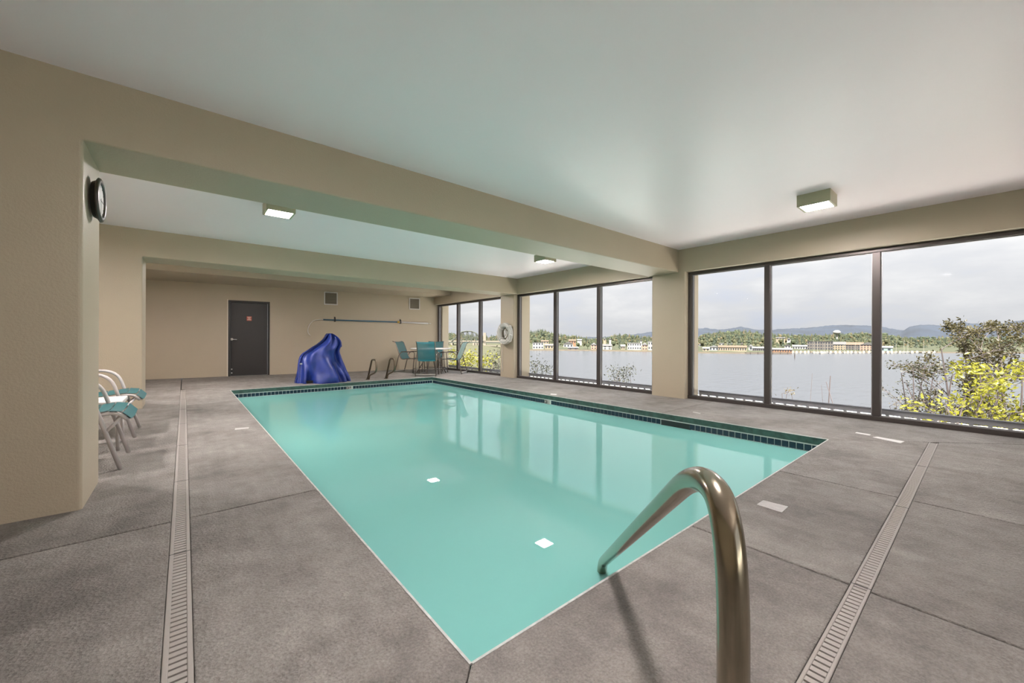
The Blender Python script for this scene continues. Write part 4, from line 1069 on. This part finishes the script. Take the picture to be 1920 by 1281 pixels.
def grow(segs, rng, ztop):
    b = MB(); tips = []
    def limb(p, q, r0, r1, lvl):
        p, q = Vector(p), Vector(q); n = 5; ln = (q - p).length; pts = []
        off = Vector((rng.uniform(-1, 1), rng.uniform(-1, 1), rng.uniform(-.3, .6))) * ln * .08
        for i in range(n + 1):
            t = i / n; pts.append(p.lerp(q, t) + off * math.sin(t * math.pi))
        b.tube(pts, [r0 + (r1 - r0) * i / n for i in range(n + 1)], 5 if lvl < 2 else 4, cap=False)
        tips.append((pts[-1], (pts[-1] - pts[-2]).normalized(), pts[1:] if lvl > 1 else pts[4:]))
        if lvl >= 3: return
        m = (7, 6, 5)[lvl]
        for i in range(m):
            t = .35 + .65 * (i + rng.random() * .7) / m; s_ = pts[min(n, int(t * n + .5))]
            dr_ = ((q - p).normalized() * .8 + Vector((rng.uniform(-1, 1), rng.uniform(-1, 1), rng.uniform(-.5, .6)))).normalized()
            e_ = s_ + dr_ * min(ln * rng.uniform(.26, .42), (1.0, .62, .36)[lvl])
            if e_.z > ztop: e_.z = ztop - rng.random() * .12
            limb(s_, e_, r1 * .7 + .001, r1 * .35 + .0008, lvl + 1)
    for q, r0, r1, lvl in segs: limb((0, 0, 0), q, r0, r1, lvl)
    return b, tips
def leaves(tips, per, size, spread, rng):
    b = MB()
    for tip, dr_, pts in tips:
        for i in range(per):
            c = pts[rng.randrange(0, len(pts))] + Vector((rng.gauss(0, 1), rng.gauss(0, 1), rng.gauss(0, .8))) * spread
            ax = (dr_ + Vector((rng.uniform(-1, 1), rng.uniform(-1, 1), rng.uniform(-1, .6)))).normalized(); sd = ax.cross(Vector((rng.uniform(-1, 1), rng.uniform(-1, 1), rng.uniform(-1, 1)))).normalized()
            l_ = size * rng.uniform(.7, 1.3); nn_ = ax.cross(sd) * l_ * .12
            b.add([c, c + ax * l_ * .45 + sd * l_ * .24, c + ax * l_ + nn_, c + ax * l_ * .45 - sd * l_ * .24], [(0, 1, 2), (0, 2, 3)])
    return b
def plant(name, base, segs, leafm, per, size, spread, label, cat, seed, vtop=None):
    rng = random.Random(seed); o = tag(empty(name, base), label, cat); base = Vector(base)
    zt = max(Vector(q).z for q, _a, _b, _c in segs) + .10 - base.z
    b, tips = grow([(Vector(q) - base, r0, r1, lv) for q, r0, r1, lv in segs], rng, zt)
    b.build('branches', M_twig, o, fix=False)
    f = leaves(tips, per, size, spread, rng)
    if f.v: tag(f.build('foliage', leafm, o, fix=False), kind='stuff')
    return o
P = at_w
def bank_base(u, w):
    p = at_w(u, 640, w); return Vector((p.x, p.y, -1.9 - (p.x - 7.0) * .36))
B = bank_base(1850, 9.5)
plant('bank_tree', B, [(P(1765, 655, 9.3), .05, .012, 0), (P(1810, 632, 9.6), .05, .012, 0), (P(1870, 618, 9.6), .06, .012, 0), (P(1925, 612, 9.4), .05, .012, 0), (P(1790, 680, 9.2), .04, .012, 0), (P(1900, 655, 9.8), .05, .012, 0), (P(1840, 660, 9.8), .05, .012, 0)], M_gleaf, 8, .070, .06, 'olive brown tree rising behind the yellow shrub in the nearest window', 'tree', 3)
B = bank_base(1800, 8.7)
plant('bank_shrub', B, [(P(1690, 700, 8.6), .025, .008, 1), (P(1712, 690, 8.6), .025, .008, 1), (P(1700, 722, 8.5), .025, .008, 1), (P(1735, 685, 8.8), .025, .008, 1), (P(1738, 735, 8.5), .025, .008, 1), (P(1722, 712, 8.5), .025, .008, 1), (P(1750, 700, 8.5), .025, .008, 1), (P(1765, 730, 8.5), .025, .008, 1)], M_grleaf, 9, .050, .05, 'grey green leaning shrub on the left of the yellow shrub', 'shrub', 5)
B = bank_base(1860, 7.2)
plant('yellow_shrub', B, [(P(1785, 705, 7.1), .03, .010, 1), (P(1838, 700, 7.2), .03, .010, 1), (P(1880, 712, 7.2), .03, .010, 1), (P(1918, 690, 7.1), .03, .010, 1), (P(1775, 765, 7.0), .03, .010, 1), (P(1812, 735, 6.95), .03, .010, 1), (P(1870, 755, 6.9), .03, .010, 1), (P(1925, 745, 7.0), .03, .010, 1), (P(1830, 772, 6.95), .03, .010, 1), (P(1895, 775, 6.95), .03, .010, 1)], M_yleaf, 9, .085, .075, 'bright yellow green leafy shrub low in the nearest window', 'shrub', 8)
B = bank_base(1690, 8.4)
plant('dry_shrub', B, [(P(1680, 754, 8.4), .015, .005, 2), (P(1700, 758, 8.4), .015, .005, 2), (P(1668, 762, 8.4), .012, .005, 2), (P(1690, 762, 8.4), .012, .005, 2)], M_dleaf, 12, .045, .06, 'dry tan shrub just right of the second near mullion', 'shrub', 9)
B = bank_base(1480, 9.5)
plant('dry_shrub', B, [(P(1466, 738, 9.5), .015, .005, 2), (P(1476, 736, 9.5), .015, .005, 2), (P(1484, 740, 9.5), .015, .005, 2)], M_dleaf, 12, .045, .06, 'small dry tan shrub right of the first near mullion', 'shrub', 10)
B = bank_base(1570, 8.8)
plant('bare_sapling', B, [(P(1557, 705, 8.8), .024, .008, 3), (P(1549, 716, 8.8), .016, .006, 3), (P(1523, 700, 8.8), .007, .003, 3), (P(1540, 722, 8.8), .007, .003, 3)], M_dleaf, 0, .05, .06, 'bare dark sapling in the middle pane of the nearest window', 'sapling', 12)
B = bank_base(1160, 15)
plant('bank_shrub', B, [(P(1160, 694, 15), .03, .008, 2), (P(1150, 703, 15), .03, .008, 2), (P(1172, 706, 15), .03, .008, 2), (P(1162, 708, 15), .03, .008, 2), (P(1182, 709, 15), .03, .008, 2)], M_grleaf, 60, .08, .15, 'grey green shrub in the third pane of the middle window', 'shrub', 14)
B = bank_base(1005, 20)
plant('bank_shrub', B, [(P(1000, 694, 20), .04, .010, 2), (P(1008, 684, 20), .04, .010, 2), (P(1024, 698, 20), .04, .010, 2), (P(998, 702, 20), .04, .010, 2), (P(1015, 700, 20), .04, .010, 2)], M_grleaf, 60, .10, .22, 'grey green shrub in the first pane of the middle window', 'shrub', 16)
for u, v, w, sd, lab in ((868, 670, 17, 21, 'yellow autumn shrub behind the patio chair at the farthest window'), (895, 674, 16, 22, 'yellow autumn shrub beside the last mullion of the farthest window'), (846, 668, 19, 23, 'yellow autumn shrub in the first pane of the farthest window')):
    plant('yellow_shrub', bank_base(u, w), [(P(u + du, v + dv, w), .04, .010, 2) for du, dv in ((-15, 4), (0, -7), (13, 3), (-8, 13), (9, 14), (0, 8))], M_yleaf, 34, .11, .18, lab, 'shrub', sd)
for u, v, w, sd, lab in ((925, 674, 24, 31, 'olive shrub in the last pane of the farthest window'), (936, 664, 27, 32, 'larger olive shrub half hidden by the far column')):
    plant('bank_shrub', bank_base(u, w), [(P(u + du, v + dv, w), .04, .010, 2) for du, dv in ((-12, 4), (0, -6), (11, 3), (-6, 14), (9, 15), (0, 6))], M_grleaf, 20, .15, .22, lab, 'shrub', sd)
